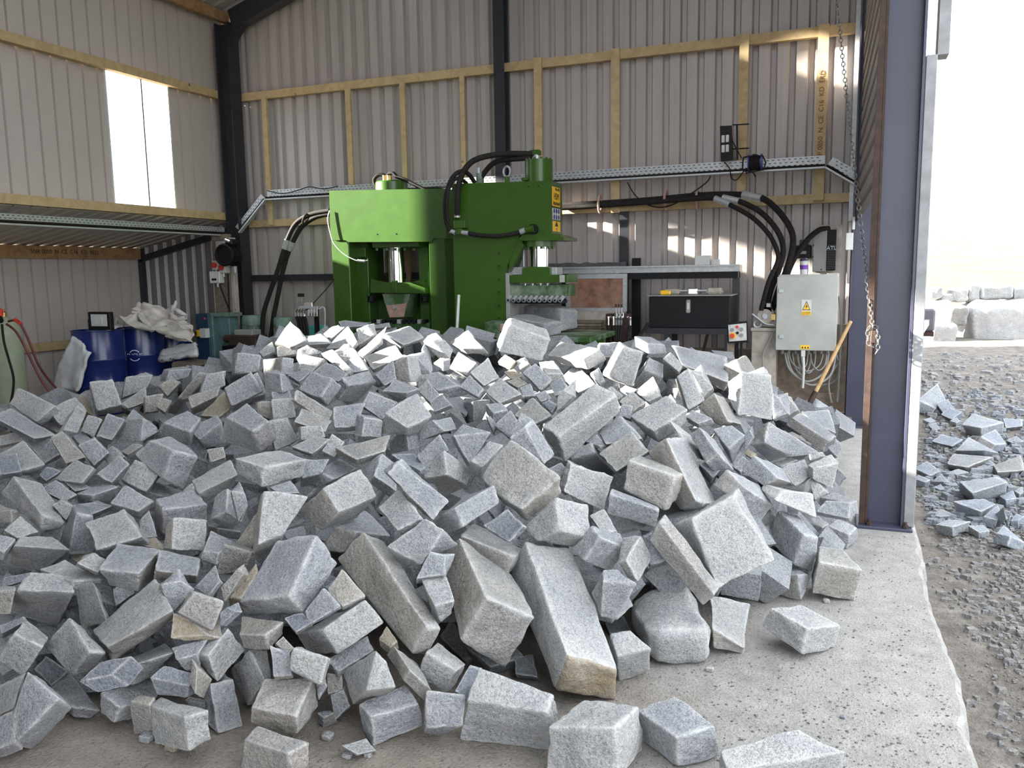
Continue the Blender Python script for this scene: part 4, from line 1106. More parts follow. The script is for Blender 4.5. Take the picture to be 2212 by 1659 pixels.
# --- right press: C-frame splitter
Y = 7.75; DP = 0.34
pr2 = thing('hydraulic_press', 'dark green C-frame hydraulic stone press with a jaw and warning signs', 'press', (aty(1085, 600, Y).x, Y + 0.2, 0))
px_b = aty(978, 720, Y); zf = lambda px: 0.0
poly = pp([(976, 397), (1190, 390), (1192, 510), (1122, 508), (1093, 582), (1093, 720)], Y)
poly.append(Vector((poly[-1].x, Y, 0))); poly.append(Vector((poly[0].x, Y, 0)))
MB().prism(poly, (0, DP, 0)).build('c_frame', G, pr2)
p = pp([(1121, 511), (1100, 566), (1100, 588), (1132, 530)], Y); MB().prism(p, (0, 0.06, 0)).build('throat_gusset', G, pr2)
for k, py in enumerate((548, 575, 603, 631, 660, 687)):
    c = aty(1079, py, Y); b_ = MB().cyl(c, c - Vector((0, 0.018, 0)), 0.020, 12).build('bolt', G, pr2)
    MB().cyl(c - Vector((0, 0.016, 0)), c - Vector((0, 0.0195, 0)), 0.009, 6).build('socket', M['black'], b_)
ppoly(MB(), [(1127, 508), (1190, 504), (1218, 512), (1218, 519), (1122, 520), (1122, 514)], Y - 0.03, DP + 0.1).build('head_plate', G, pr2)
cx = aty(1165, 540, Y + 0.17).x; cy = Y + 0.17
za, zb_ = aty(1165, 519, Y + .1).z, aty(1165, 533, Y + .1).z
MB().cyl((cx, cy, zb_), (cx, cy, za), 0.165, 28).build('cylinder_flange', G, pr2, smooth=True)
for k in range(12):
    t = 2*pi*k/12; MB().cyl((cx + 0.145*cos(t), cy + 0.145*sin(t), zb_ - 0.022), (cx + 0.145*cos(t), cy + 0.145*sin(t), zb_), 0.015, 6).build('bolt', G, pr2)
MB().cyl((cx, cy, aty(1165, 578, Y + .1).z), (cx, cy, zb_), 0.095, 28).build('ram', M['chrome'], pr2, smooth=True)
MB().cyl((cx - 0.17, cy, aty(1165, 575, Y + .1).z), (cx - 0.17, cy, zb_), 0.012, 10).build('guide_rod', M['galv'], pr2, smooth=True)
ppoly(MB(), [(1128, 594), (1128, 580), (1142, 576), (1178, 576), (1188, 579), (1188, 594)], Y + 0.02, 0.3).build('tool_block', G, pr2)
for a, b in ((1090, 1128), (1188, 1202)): pbox(MB(), a, 577, b, 594, Y + 0.08, 0.2).build('guide_shoe', M['galv'], pr2)
pbox(MB(), 1099, 594, 1226, 611, Y + 0.0, 0.34).build('tool_holder', G, pr2)
pbox(MB(), 1208, 594, 1219, 610, Y - 0.012, 0.02).build('cover_plate', M['grey_cab'], pr2)
for px in (1135, 1151, 1168, 1183):
    c = aty(px, 612, Y + 0.03); MB().cyl(c, c - Vector((0, 0, 0.022)), 0.012, 8).build('clamp_bolt', M['galv'], pr2)
pbox(MB(), 1098, 615, 1224, 640, Y + 0.02, 0.3).build('upper_jaw', GW, pr2)
for k in range(11):
    c = aty(1103 + 11.2 * k, 641, Y + 0.01)
    t_ = MB().cyl(c + Vector((0, 0.05, 0.008)), c + Vector((-0.012, -0.045, -0.035)), 0.023, 10).build('jaw_tooth', M['galv'], pr2)
    MB().cyl(c + Vector((-0.011, -0.042, -0.0335)), c + Vector((-0.0125, -0.047, -0.036)), 0.011, 8).build('tooth_socket', M['black'], t_)
pbox(MB(), 1110, 649, 1212, 656, Y + 0.03, 0.2).build('lower_blade', M['black'], pr2)
pbox(MB(), 1092, 590, 1100, 690, Y - 0.01, 0.3).build('slide_rail', M['grey_case'], pr2)
# cylinder on the head
c = aty(1164, 388, Y + 0.17); zt = aty(1164, 346, Y + 0.17).z; zl = aty(1164, 393, Y + 0.17).z
MB().cyl((c.x, c.y, zl - 0.05), (c.x, c.y, zt), 0.140, 28).build('cylinder', G, pr2, smooth=True)
for k in range(12):
    t = 2*pi*k/12; MB().cyl((c.x + 0.12*cos(t), c.y + 0.12*sin(t), zt), (c.x + 0.12*cos(t), c.y + 0.12*sin(t), zt + 0.016), 0.012, 6).build('bolt', G, pr2)
MB().cyl((c.x - 0.02, c.y, zt), (c.x - 0.02, c.y, zt + 0.06), 0.035, 12).build('fitting', M['galv'], pr2)
MB().bbox((c.x - 0.09, c.y - 0.035, zt + 0.045), (c.x + 0.02, c.y + 0.035, zt + 0.10), 0.01).build('elbow', G, pr2)
c = aty(1095, 388, Y + 0.15)
e = MB().torus(aty(1095, 371, Y + .15), (0.25, 1, 0), 0.042, 0.012, 20, 8, ((0, 0, 1), 1.25)).build('eye_bolt', M['galv'], pr2, smooth=True)
MB().cyl(c - Vector((0, 0, 0.06)), c + Vector((0, 0, 0.03)), 0.028, 10).build('eye_shank', G, e)
c = aty(1037, 393, Y + 0.15); v = MB().cyl(c - Vector((0, 0, 0.06)), c + Vector((0, 0, 0.085)), 0.040, 14).build('valve', M['motor_green'], pr2, smooth=True)
MB().cyl(c + Vector((-0.01, 0, 0.08)), c + Vector((-0.01, 0, 0.14)), 0.018, 8).build('valve_cap', M['galv'], v)
pbox(MB(), 1126, 383, 1140, 390, Y + 0.02, 0.1).build('bracket', G, pr2)
for px, py in ((1142, 403), (1163, 402)):
    q = aty(px, py, Y); MB().cyl(q - Vector((0, 0.002, 0)), q + Vector((0, 0.01, 0)), 0.008, 8).build('hole', M['black'], pr2)
HS = [(0.030, [(1150, 333, Y+.15), (1110, 332, Y+.12), (1065, 335, Y+.05), (1025, 346, Y-.02), (1003, 368, Y-.06), (991, 400, Y-.08), (988, 440, Y-.08), (988, 466, Y-.06)]),
      (0.026, [(1148, 341, Y+.15), (1120, 343, Y+.14), (1085, 346, Y+.15), (1064, 354, Y+.15), (1048, 371, Y+.15), (1040, 384, Y+.15)]),
      (0.022, [(1025, 394, Y+.14), (1014, 378, Y+.05), (998, 370, Y-.03), (980, 380, Y-.09), (966, 410, Y-.12), (961, 445, Y-.12), (964, 480, Y-.10), (974, 500, Y-.06), (982, 503, Y-.05)]),
      (0.018, [(1008, 396, Y+.1), (996, 388, Y-.02), (982, 388, Y-.08), (969, 410, Y-.14), (965, 445, Y-.15), (968, 478, Y-.12)]),
      (0.022, [(1008, 503, Y-.05), (1035, 508, Y-.07), (1075, 510, Y-.07), (1110, 505, Y-.06), (1135, 497, Y-.04)])]
for r_, pts in HS: MB().tube(pp(pts, Y), r_, 10).build('hose', M['rubber'], pr2, smooth=True)
pbox(MB(), 980, 476, 1004, 493, Y - 0.09, 0.09).build('valve_block', G, pr2)
pbox(MB(), 984, 493, 997, 507, Y - 0.08, 0.08).build('valve_block', G, pr2)
for a, b, r_ in (((988, 457), (988, 470), 0.03), ((998, 502), (1012, 504), 0.024), ((1124, 501), (1134, 497), 0.027), ((972, 499), (984, 503), 0.024)):
    MB().cyl(aty(*a, Y - .06), aty(*b, Y - .06), r_, 12).build('ferrule', M['galv'], pr2, smooth=True)
c = aty(1150, 495, Y - 0.04); MB().cyl(c, c + Vector((0, 0.06, 0)), 0.052, 16).build('port', M['black'], pr2)
MB().cyl(aty(1136, 497, Y-.04), aty(1152, 494, Y-.05), 0.034, 12).build('elbow', G, pr2, smooth=True)
# signs on the end face (faces +x)
XE = poly[1].x + 0.001
def sign_y(py0, py1, m): 
    zt_, zb2 = aty(1198, py0, Y + .12).z, aty(1198, py1, Y + .12).z
    return MB().box((XE, Y + 0.03, zb2), (XE + 0.003, Y + 0.27, zt_)).build('sign', m, pr2), (zt_ + zb2) / 2, zt_ - zb2
s_, zc, hh = sign_y(404, 446, M['yellow'])
lettering('HSM', 0.085, (XE + 0.003, Y + 0.15, zc), (0, 1, 0), (0, 0, 1), M['black_print'], s_)
lettering('Max 80t', 0.04, (XE + 0.003, Y + 0.18, zc + hh*0.38), (0, 1, 0), (0, 0, 1), M['black_print'], s_)
lettering('200x200x80', 0.042, (XE + 0.003, Y + 0.15, zc - hh*0.36), (0, 1, 0), (0, 0, 1), M['black_print'], s_)
s_, zc, hh = sign_y(450, 475, M['white'])
for i in range(3):
    for j in (-1, 1): MB().cyl((XE + 0.002, Y + 0.08 + 0.07 * i, zc + j * 0.03), (XE + 0.0045, Y + 0.08 + 0.07 * i, zc + j * 0.03), 0.024, 12).build('pictogram', M['blue_reel'], s_)
s_, zc, hh = sign_y(478, 500, M['yellow'])
t3 = [(XE + 0.003, Y + 0.10, zc - 0.0), (XE + 0.003, Y + 0.20, zc), (XE + 0.003, Y + 0.15, zc + 0.05)]; MB().prism(t3, (0.002, 0, 0)).build('warning_triangle', M['black_print'], s_)
lettering('!!', 0.05, (XE + 0.003, Y + 0.15, zc - 0.035), (0, 1, 0), (0, 0, 1), M['black_print'], s_)
# bed and table of the right press
tz = aty(1240, 726, Y - 0.3).z
tb = thing('press_table', 'flat green steel feed table in front of the C-frame press', 'table', (aty(1180, 726, Y).x, Y, 0))
xa, xb = aty(1085, 730, Y - .3).x, aty(1285, 728, Y - .3).x
MB().bbox((xa, Y - 0.45, tz - 0.05), (xb, Y + 0.5, tz), 0.006).build('table_top', GW, tb)
MB().bbox((xa + 0.05, Y - 0.4, 0), (xb - 0.1, Y + 0.4, tz - 0.05), 0.01).build('pedestal', G, tb)
pbox(MB(), 1047, 695, 1080, 730, Y - 0.35, 0.25).build('stop_plate', GW, tb)
pbox(MB(), 1080, 700, 1152, 716, Y - 0.36, 0.05).build('clamp_bar', M['pink_rust'], tb)
pbox(MB(), 1157, 700, 1181, 714, Y - 0.36, 0.05).build('clamp_bar', M['pink_rust'], tb)
def extra_stone(label, pts, dep, tone, group=None, name='granite_block'):
    C = place(corners(pts, 1), dep); me, base, cen, size = stone_mesh(name, C, hash(label) % 1000, True, 1.0, 11, None)
    o = bpy.data.objects.new(name, me); COL.objects.link(o); o.location = base; c = TONE[tone]; o.color = (*c, 1)
    o.location.z = tz; return tag(o, label, 'stone', group)
d_ = (aty(1170, 700, Y + 0.02) - CO).length * 0.995
extra_stone('rough granite block clamped under the jaw of the C-frame press', [(1212, 668), (1125, 664), (1252, 672), (1214, 722), (1150, 650), (1250, 712), (1130, 705)], d_, 'g')
extra_stone('smaller granite block on the press table before the clamped one', [(1178, 706), (1095, 690), (1218, 700), (1182, 736), (1130, 683), (1214, 730), (1096, 725)], d_ * 0.94, 'g')
cb = MB().cyl(aty(991, 637, Y - 0.35), Vector((aty(975, 745, Y-.5).x, Y - 0.55, 0.02)), 0.016, 8).build('crowbar', M['galv'], origin=(aty(975, 745, Y-.5).x, Y - .5, 0), smooth=True)
tag(cb, 'plain steel crowbar leaning against the C-frame press', 'crowbar')

# --- hoses running from the left press down behind the pumps
for lab, pts in (('left black hydraulic hose arching from the H-frame press to the floor', [(712, 455), (672, 463), (640, 482), (622, 515), (612, 545), (598, 590), (582, 635), (569, 680), (566, 735)]),
                 ('right black hydraulic hose arching from the H-frame press to the floor', [(712, 462), (680, 470), (652, 490), (634, 520), (622, 548), (610, 590), (600, 640), (590, 690), (584, 740)])):
    q = pp(pts, 8.75 if lab.startswith('left') else 8.86); h = thing('hydraulic_hose', lab, 'hose', q[-1])
    MB().tube(q, 0.030, 10).build('hose', M['rubber'], h, smooth=True)
    MB().cyl(q[3].lerp(q[4], .1), q[3].lerp(q[4], .75), 0.038, 12).build('ferrule', M['galv'], h, smooth=True)
MB_ = MB().torus(aty(660, 473, 8.74), (1, 0.2, -0.5), 0.065, 0.012).build('strap', M['rubber'], bpy.data.objects['hydraulic_hose'])
# --- lever valve bank beside the left press
Y = 8.0
vb = thing('lever_valve_bank', 'chrome hydraulic lever valve bank on a stand left of the H-frame press', 'valve', (aty(662, 720, Y).x, Y, 0))
for k in range(4):
    a = aty(644 + 3.5 * k, 656, Y + .02 * k); b = aty(645 + 3.5 * k, 636, Y + .02 * k)
    l_ = MB().cyl(a, b, 0.007, 8).build('lever', M['chrome'], vb); MB().cyl(a.lerp(b, .75), b + (b - a) * .1, 0.010, 8).build('grip', M['black'], l_)
    c = aty(639 + 6 * k, 672, Y - .03); MB().tube([c + Vector((0, 0, -.07)), c + Vector((0, 0, -.01)), c + Vector((.02, 0, .02)), c + Vector((.06, .03, .02))], 0.012, 8).build('elbow_pipe', M['chrome'], vb, smooth=True)
    MB().tube([c + Vector((0, 0, -.06)), c + Vector((0.02, 0.02, -.25)), Vector((c.x + .03, c.y + .05, 0.02))], 0.016, 8).build('hose', M['rubber'], vb, smooth=True)
pbox(MB(), 645, 662, 686, 676, Y, 0.09).build('body', M['galv'], vb)
pbox(MB(), 656, 653, 674, 663, Y, 0.07).build('block', M['chrome'], vb)
for k in range(4): pbox(MB(), 664 + 6*k, 668, 668 + 6*k, 684, Y - .02, 0.03).build('spool', M['chrome'], vb)
c = aty(682, 690, Y + .05); MB().box((c.x - .02, c.y, 0), (c.x + .02, c.y + .04, c.z + .1)).build('stand', M['black'], vb)
MB().tube(pp([(676, 656), (700, 630), (722, 603)], Y), 0.005, 6).build('control_cable', M['black'], vb)
MB().tube(pp([(690, 668), (700, 665), (702, 690), (700, 720)], Y), 0.010, 6).build('side_pipe', M['galv'], vb)
c = pbox(MB(), 662, 704, 692, 850, Y + .1, 0.2).build('pump_box', M['bright_teal'], origin=aty(677, 850, Y + .2)); tag(c, 'small bright teal pump box half hidden behind the heap', 'box')
bx_ = c

# --- pumps and lockers at the back left
Y = 8.75
def motor(label, px0, px1, py0, py1):
    x0, z0, x1, z1 = pr_(px0, py0, px1, py1, Y); r = (x1-x0)/2; c = Vector(((x0+x1)/2, Y + r, 0))
    m = thing('electric_motor', label, 'motor', c)
    MB().lathe((c.x, c.y, z0), [(r*.85, 0), (r*.85, (z1-z0)*.6)], 22).build('body', M['motor_green'], m, smooth=True)
    for k in range(18):
        t = 2*pi*k/18; MB().bar((c.x + r*.9*cos(t), c.y + r*.9*sin(t), z0 + .02), (c.x + r*.9*cos(t), c.y + r*.9*sin(t), z0 + (z1-z0)*.58), 0.012, 0.03, up=(cos(t), sin(t), 0)).build('cooling_fin', M['motor_green'], m)
    MB().lathe((c.x, c.y, z0 + (z1-z0)*.6), [(r, 0), (r, (z1-z0)*.30), (r*.86, (z1-z0)*.4), (r*.3, (z1-z0)*.4)], 22).build('fan_cowl', M['motor_green'], m, smooth=True)
    MB().bbox((c.x - r*1.1, c.y - r*1.1, 0), (c.x + r*1.1, c.y + r*1.1, z0), 0.01).build('plinth', M['rust'], m)
    return m
motor('upright green electric motor on a rusty plinth, left of the pair', 511, 553, 682, 735)
motor('upright green electric motor on a rusty plinth, right of the pair', 582, 618, 686, 738)
o = thing('gearbox', 'rusty brown pump gearbox lying in front of the left motor', 'gearbox', (aty(520, 740, 8.5).x, 8.5, 0))
pbox(MB(), 492, 724, 552, 748, 8.45, 0.25, .015).build('casing', M['rust'], o)
pbox(MB(), 505, 713, 545, 725, 8.5, 0.18, .01).build('cover', M['grey_case'], o)
c = aty(487, 731, 8.5); MB().cyl(c, c + Vector((.12, 0, 0)), .05, 12).build('shaft_end', M['rust'], o)
x0, z0, x1, z1 = pr_(480, 748, 556, 760, 8.45); MB().box((x0, 8.45, 0), (x1, 8.75, z1)).build('plinth', M['black'], o)
o = thing('equipment_cabinet', 'teal steel equipment cabinet with a lid beside the dark blue locker', 'cabinet', (aty(478, 740, 8.8).x, 8.9, 0))
x0, z0, x1, z1 = pr_(458, 682, 496, 740, 8.6); MB().bbox((x0, 8.6, 0), (x1, 8.78, z1), .006).build('body', M['teal'], o)
pbox(MB(), 453, 676, 499, 684, 8.57, 0.22).build('lid', M['motor_green'], o)
MB().box((x0 + .03, 8.593, .3), (x0 + .045, 8.60, z1 - .05)).build('door_seam', M['black'], o)
o = thing('locker', 'narrow dark blue steel locker beside the crumpled tarpaulin', 'locker', (aty(440, 775, 8.55).x, 8.6, 0))
x0, z0, x1, z1 = pr_(424, 678, 452, 775, 8.55); MB().bbox((x0, 8.55, 0), (x1, 8.85, z1), .006).build('body', M['blue_locker'], o)
MB().bbox((x1, 8.56, 0), (x1 + .06, 8.86, z1 - .01), .006).build('side_panel', M['teal'], o)
c = aty(443, 688, 8.55); MB().cyl(c, c - Vector((0, .012, 0)), .014, 10).build('lamp', M['red'], o)
o = thing('switch_box', 'small white and yellow switch box clipped to the blue locker', 'switch', aty(438, 730, 8.45))
pbox(MB(), 431, 710, 444, 730, 8.47, 0.08).build('case', M['white'], o); pbox(MB(), 424, 713, 432, 727, 8.47, 0.07).build('button_plate', M['yellow'], o)
c = aty(425, 720, 8.47); MB().cyl(c, c - Vector((.03, .02, 0)), .022, 10).build('button', M['black'], o)

# --- wooden post with switches and a winch at the corner
o = thing('timber_post', 'weathered brown timber post in front of the corner column', 'post', (aty(483, 690, 8.95).x, 9.0, 0))
x0, z0, x1, z1 = pr_(464, 590, 498, 690, 8.95); MB().bbox((x0, 8.95, 0), (x1, 9.03, 2.15), .006).build('board', M['ply'], o)
MB().bbox((x1, 8.97, 0), (x1 + .06, 9.05, 2.1), .006).build('board', M['ply_pale'], o)
def swbox(label, px0, py0, px1, py1, Yb, knob):
    q = thing('switch_box', label, 'switch', aty((px0+px1)/2, py1, Yb)); pbox(MB(), px0, py0, px1, py1, Yb, .1, .008).build('case', M['white'], q)
    if knob:
        c = aty((px0+px1)/2, (py0+py1)/2, Yb); k_ = MB().cyl(c, c - Vector((0, .03, 0)), .036, 14).build('knob', M['red'], q); MB().box((c.x - .01, c.y - .045, c.z - .03), (c.x + .01, c.y - .03, c.z + .03)).build('grip', M['red'], k_)
    else:
        for k in (-1, 1):
            c = aty((px0+px1)/2 + 2.5 * k, py0 + (py1-py0)*.68, Yb); MB().cyl(c, c - Vector((0, .012, 0)), .016, 10).build('button', M['black'], q)
    c = aty(px1 - 3, py1, Yb + .04); MB().cyl(c, c - Vector((0, 0, .05)), .017, 10).build('cable_gland', M['white'], q)
    return q
swbox('left white isolator switch with a red knob on the brown post', 458, 563, 470, 583, 8.86, True)
swbox('right white isolator switch with a red knob on the brown post', 472, 566, 486, 590, 8.85, True)
swbox('white push-button box below the two red-knobbed switches', 452, 586, 474, 612, 8.83, False)
o = thing('winch', 'black winch with a bright mounting plate on the corner column', 'winch', aty(495, 575, 8.8))
c = aty(495, 551, 8.8); MB().cyl(c - Vector((0, .09, 0)), c + Vector((0, .09, 0)), .125, 20).build('drum', M['black'], o, smooth=True)
for sgn in (-1, 1): MB().torus(c + Vector((0, sgn * .09, 0)), (0, 1, 0), .13, .02).build('rim', M['black'], o, smooth=True)
pbox(MB(), 466, 521, 485, 548, 8.85, .02).build('mounting_plate', M['galv'], o)
pbox(MB(), 485, 516, 500, 530, 8.7, .15, .02).build('motor', M['black'], o)
MB().cyl(aty(487, 518, 8.7), aty(497, 522, 8.7), .02, 10).build('bright_fitting', M['chrome'], o)
pbox(MB(), 502, 575, 508, 590, 8.8, .04).build('hook_block', M['galv'], o)
c = aty(474, 615, 8.85); o = MB().tube(pp([(474, 614), (484, 640), (497, 675), (505, 700)], 8.85), .010, 8).build('power_cable', M['rubber'], origin=c, smooth=True); tag(o, 'black cable slanting down from the push-button box', 'cable')
c = aty(492, 592, 8.85); o = MB().tube(pp([(492, 592), (494, 630), (495, 675)], 8.85), .011, 8).build('power_cable', M['rubber'], origin=c, smooth=True); tag(o, 'black cable hanging straight from the red-knobbed switches', 'cable')

# --- oil drums, floodlight, sacks
def drum(label, c, r, h, mat, tilt=None):
    d = thing('oil_drum', label, 'drum', c)
    prof = [(r*.97, 0), (r, .012), (r, h*.30), (r*1.022, h*.315), (r*1.022, h*.335), (r, h*.35), (r, h*.63), (r*1.022, h*.645), (r*1.022, h*.665), (r, h*.68), (r, h*.985), (r*1.02, h*.99), (r*1.02, h), (r*.965, h), (r*.965, h*.975)]
    MB().lathe(c, prof, 40).build('shell', mat, d, smooth=True)
    MB().cyl(Vector(c) + Vector((r*.6, 0, h*.97)), Vector(c) + Vector((r*.6, 0, h*1.0)), .03, 12).build('bung', M['galv'], d)
    return d
def logo(d, c, r, ang, z, s):
    a = Vector((c[0] + r*cos(ang), c[1] + r*sin(ang), z)); cc = Vector(c)
    lettering('FUCHS', s, a, (1, 0, 0), (0, 0, 1), M['white_print'], d, bend=(cc, r * 1.0))
    for k in range(2):
        pts = []
        for j in range(9):
            t = radians(35 + 110 * j / 8) + k * pi; u = s * 1.05 * cos(t); v = s * 1.05 * sin(t)
            pts.append((c[0] + (r*1.004)*cos(ang + u / r), c[1] + (r*1.004)*sin(ang + u / r), z + v))
        MB().tube(pts, s * .075, 6, 2).build('emblem_arc', M['white_print'], d)
zc_ = 0.95
cA = aty(211, 716, 7.25); rA = 0.285
cA = Vector((cA.x, 7.25, 0)); hA = aty(211, 716, 7.0).z
dA = drum('blue steel oil drum carrying the floodlight', cA, rA, hA, M['blue_drum'])
cB = aty(305, 706, 7.9); cB = Vector((cB.x, 7.9, 0)); hB = aty(300, 712, 7.5).z
dB = drum('blue steel oil drum with a white emblem under the crumpled tarpaulin', cB, rA, hB, M['blue_drum'])
logo(dB, cB, rA * 1.0, math.atan2(-cB.y, -cB.x) - 0.35, aty(280, 772, 7.45).z, .062)
cC = aty(364, 730, 8.5); cC = Vector((cC.x, 8.5, 0)); hC = aty(352, 735, 8.0).z
dC = drum('blue steel oil drum mostly hidden behind the emblem drum', cC, rA, hC, M['blue_drum'])
logo(dC, cC, rA, math.atan2(-cC.y, -cC.x) - 0.25, aty(343, 768, 7.9).z, .06)
fl = thing('floodlight', 'square black floodlight standing on the left blue drum', 'lamp', (cA.x, cA.y, hA))
x0, z0, x1, z1 = pr_(190, 674, 238, 712, 7.1)
MB().bbox((x0, 7.1, hA + .01), (x1, 7.16, z1), .01).build('housing', M['black'], fl)
w_ = (x1-x0); hh = z1 - hA
MB().box((x0 + w_*.16, 7.094, hA + .01 + hh*.2), (x1 - w_*.14, 7.10, z1 - hh*.12)).build('glass', M['lamp_glass'], fl)
MB().box((x0 + w_*.32, 7.090, hA + hh*.38), (x1 - w_*.34, 7.094, z1 - hh*.28)).build('led_panel', M['white'], fl)
for s in (0, 1): MB().box((x0 - .012 if s == 0 else x1, 7.11, hA), (x0 if s == 0 else x1 + .012, 7.14, hA + hh*.6)).build('bracket', M['black'], fl)
def cloth(name, label, cat, mat, pts, thick=.012, seed=1, amp=.03, n=14):
    """pts: four 3D corners of a draped sheet"""
    mb = MB(); vs = []
    for i in range(n):
        for j in range(n):
            u, v = i/(n-1), j/(n-1); p = (pts[0]*(1-u)*(1-v) + pts[1]*u*(1-v) + pts[2]*u*v + pts[3]*(1-u)*v)
            nn = noise.noise_vector(Vector((u*3.1, v*2.7, seed))) + noise.noise_vector(Vector((u*8, v*6, seed*3))) * .45; rd = 1 - abs(noise.noise(Vector((u*5 + v*3, v*4 - u*2, seed*2)))) * 2; nn = nn + Vector((.2, -.5, .5)) * rd * .8
            vs.append(p + nn * amp)
    mb.add(vs, [(i*n+j, (i+1)*n+j, (i+1)*n+j+1, i*n+j+1) for i in range(n-1) for j in range(n-1)])
    o = mb.build(name, mat, origin=min(vs, key=lambda p: p.z), smooth=True, angle=60)
    s = o.modifiers.new('t', 'SOLIDIFY'); s.thickness = thick; return tag(o, label, cat)
Yc = 6.95
sk = [aty(155, 730, Yc), aty(192, 765, Yc - .05), aty(165, 842, Yc - .1), aty(108, 842, Yc)]
cloth('sack', 'folded white plastic sack leaning against the left blue drum', 'sack', M['sack'], sk, .03, 4, .035)
cloth('tarpaulin', 'dirty cream tarpaulin crumpled over the emblem drum', 'tarpaulin', M['tarp'],
      [aty(300, 657, 7.75), aty(418, 706, 7.9), aty(415, 742, 7.75), aty(262, 696, 7.5)], .008, 9, .085, 26)
cloth('tarpaulin', 'brownish tarpaulin fold hanging behind the cream one', 'tarpaulin', M['tarp'], [aty(350, 690, 8.2), aty(400, 705, 8.2), aty(408, 740, 8.1), aty(330, 728, 8.0)], .012, 19, .05)
cloth('plastic_sheet', 'clear wrinkled plastic sheet heaped right of the tarpaulin', 'plastic sheet', M['plastic_film'], [aty(378, 655, 8.3), aty(402, 680, 8.3), aty(400, 706, 8.3), aty(345, 690, 8.2)], .008, 13, .06)
cloth('plastic_sheet', 'small wrinkled plastic sheet tucked behind the floodlight', 'plastic sheet', M['plastic_film'], [aty(245, 690, 7.7), aty(268, 684, 7.7), aty(272, 705, 7.6), aty(243, 712, 7.5)], .008, 17, .03, 8)
cloth('sack', 'white plastic sack lying below the tarpaulin beside the emblem drum', 'sack', M['sack'], [aty(352, 762, 7.9), aty(428, 745, 8.0), aty(430, 775, 7.8), aty(345, 782, 7.8)], .05, 23, .03)
o = thing('timber_crate', 'dark low timber crate behind the heap below the sacks', 'crate', (aty(400, 800, 7.7).x, 7.7, 0))
x0, z0, x1, z1 = pr_(372, 783, 432, 830, 7.7)
for k in range(4): MB().box((x0, 7.7, .04 + k*(z1-.04)/4), (x1, 7.72, .04 + (k+.86)*(z1-.04)/4)).build('board', M['ply'], o)
MB().box((x0, 7.72, z1 - .03), (x1, 8.05, z1)).build('lid', M['ply'], o)

# --- gas cylinder and its hoses at the left edge
Yg = 6.15
c = aty(8, 700, Yg); c = Vector((c.x, Yg, 0)); zs = aty(8, 716, Yg).z
gcy = thing('gas_cylinder', 'pale green gas cylinder standing at the left edge', 'gas cylinder', c); r = .165
MB().lathe(c, [(r*.95, 0), (r, .03), (r, zs - .05), (r*1.01, zs - .02), (r*.92, zs + .02), (r*.7, zs + .10), (r*.3, zs + .15), (.03, zs + .16)], 32).build('body', M['gas'], gcy, smooth=True)
rg = MB().lathe(c + Vector((0, 0, zs + .14)), [(.035, 0), (.035, .06), (.02, .07), (.02, .10)], 14).build('valve', M['brass'], gcy)
MB().cyl(c + Vector((.02, -.06, zs + .16)), c + Vector((.09, -.10, zs + .12)), .03, 12).build('regulator', M['black'], gcy)
MB().cyl(c + Vector((.04, -.06, zs + .17)), c + Vector((.05, -.06, zs + .24)), .028, 12).build('regulator_knob', M['red'], gcy)
q0 = aty(0, 690, Yg - .2)
for lab, mat, pts in (('dark red welding hose looping down from the gas cylinder, upper one', 'rubber_red', [(18, 694, 6.0), (36, 692, 6.0), (48, 706, 6.0), (66, 745, 6.05), (82, 786, 6.1), (102, 816, 6.2), (124, 842, 6.3), (135, 858, 6.35)]),
                      ('dark red welding hose running beside the upper one to the floor', 'rubber_red', [(14, 700, 5.95), (34, 716, 5.95), (54, 750, 5.95), (72, 788, 6.0), (92, 826, 6.05), (112, 852, 6.1), (124, 868, 6.15)]),
                      ('black welding hose hanging down the front of the gas cylinder', 'rubber', [(4, 700, 5.94), (9, 740, 5.94), (20, 780, 5.95), (29, 815, 5.96), (28, 845, 5.96), (22, 875, 5.95)])):
    q = pp(pts, 6); o = MB().tube(q, .012, 8).build('welding_hose', M[mat], origin=q[-1], smooth=True); tag(o, lab, 'hose')
o = tag(MB().cyl(aty(32, 690, 6.0), aty(46, 700, 6.0), .018, 10).build('blowpipe', M['red'], origin=aty(40, 695, 6.0), smooth=True), 'short red torch fitting at the top of the welding hose', 'fitting')
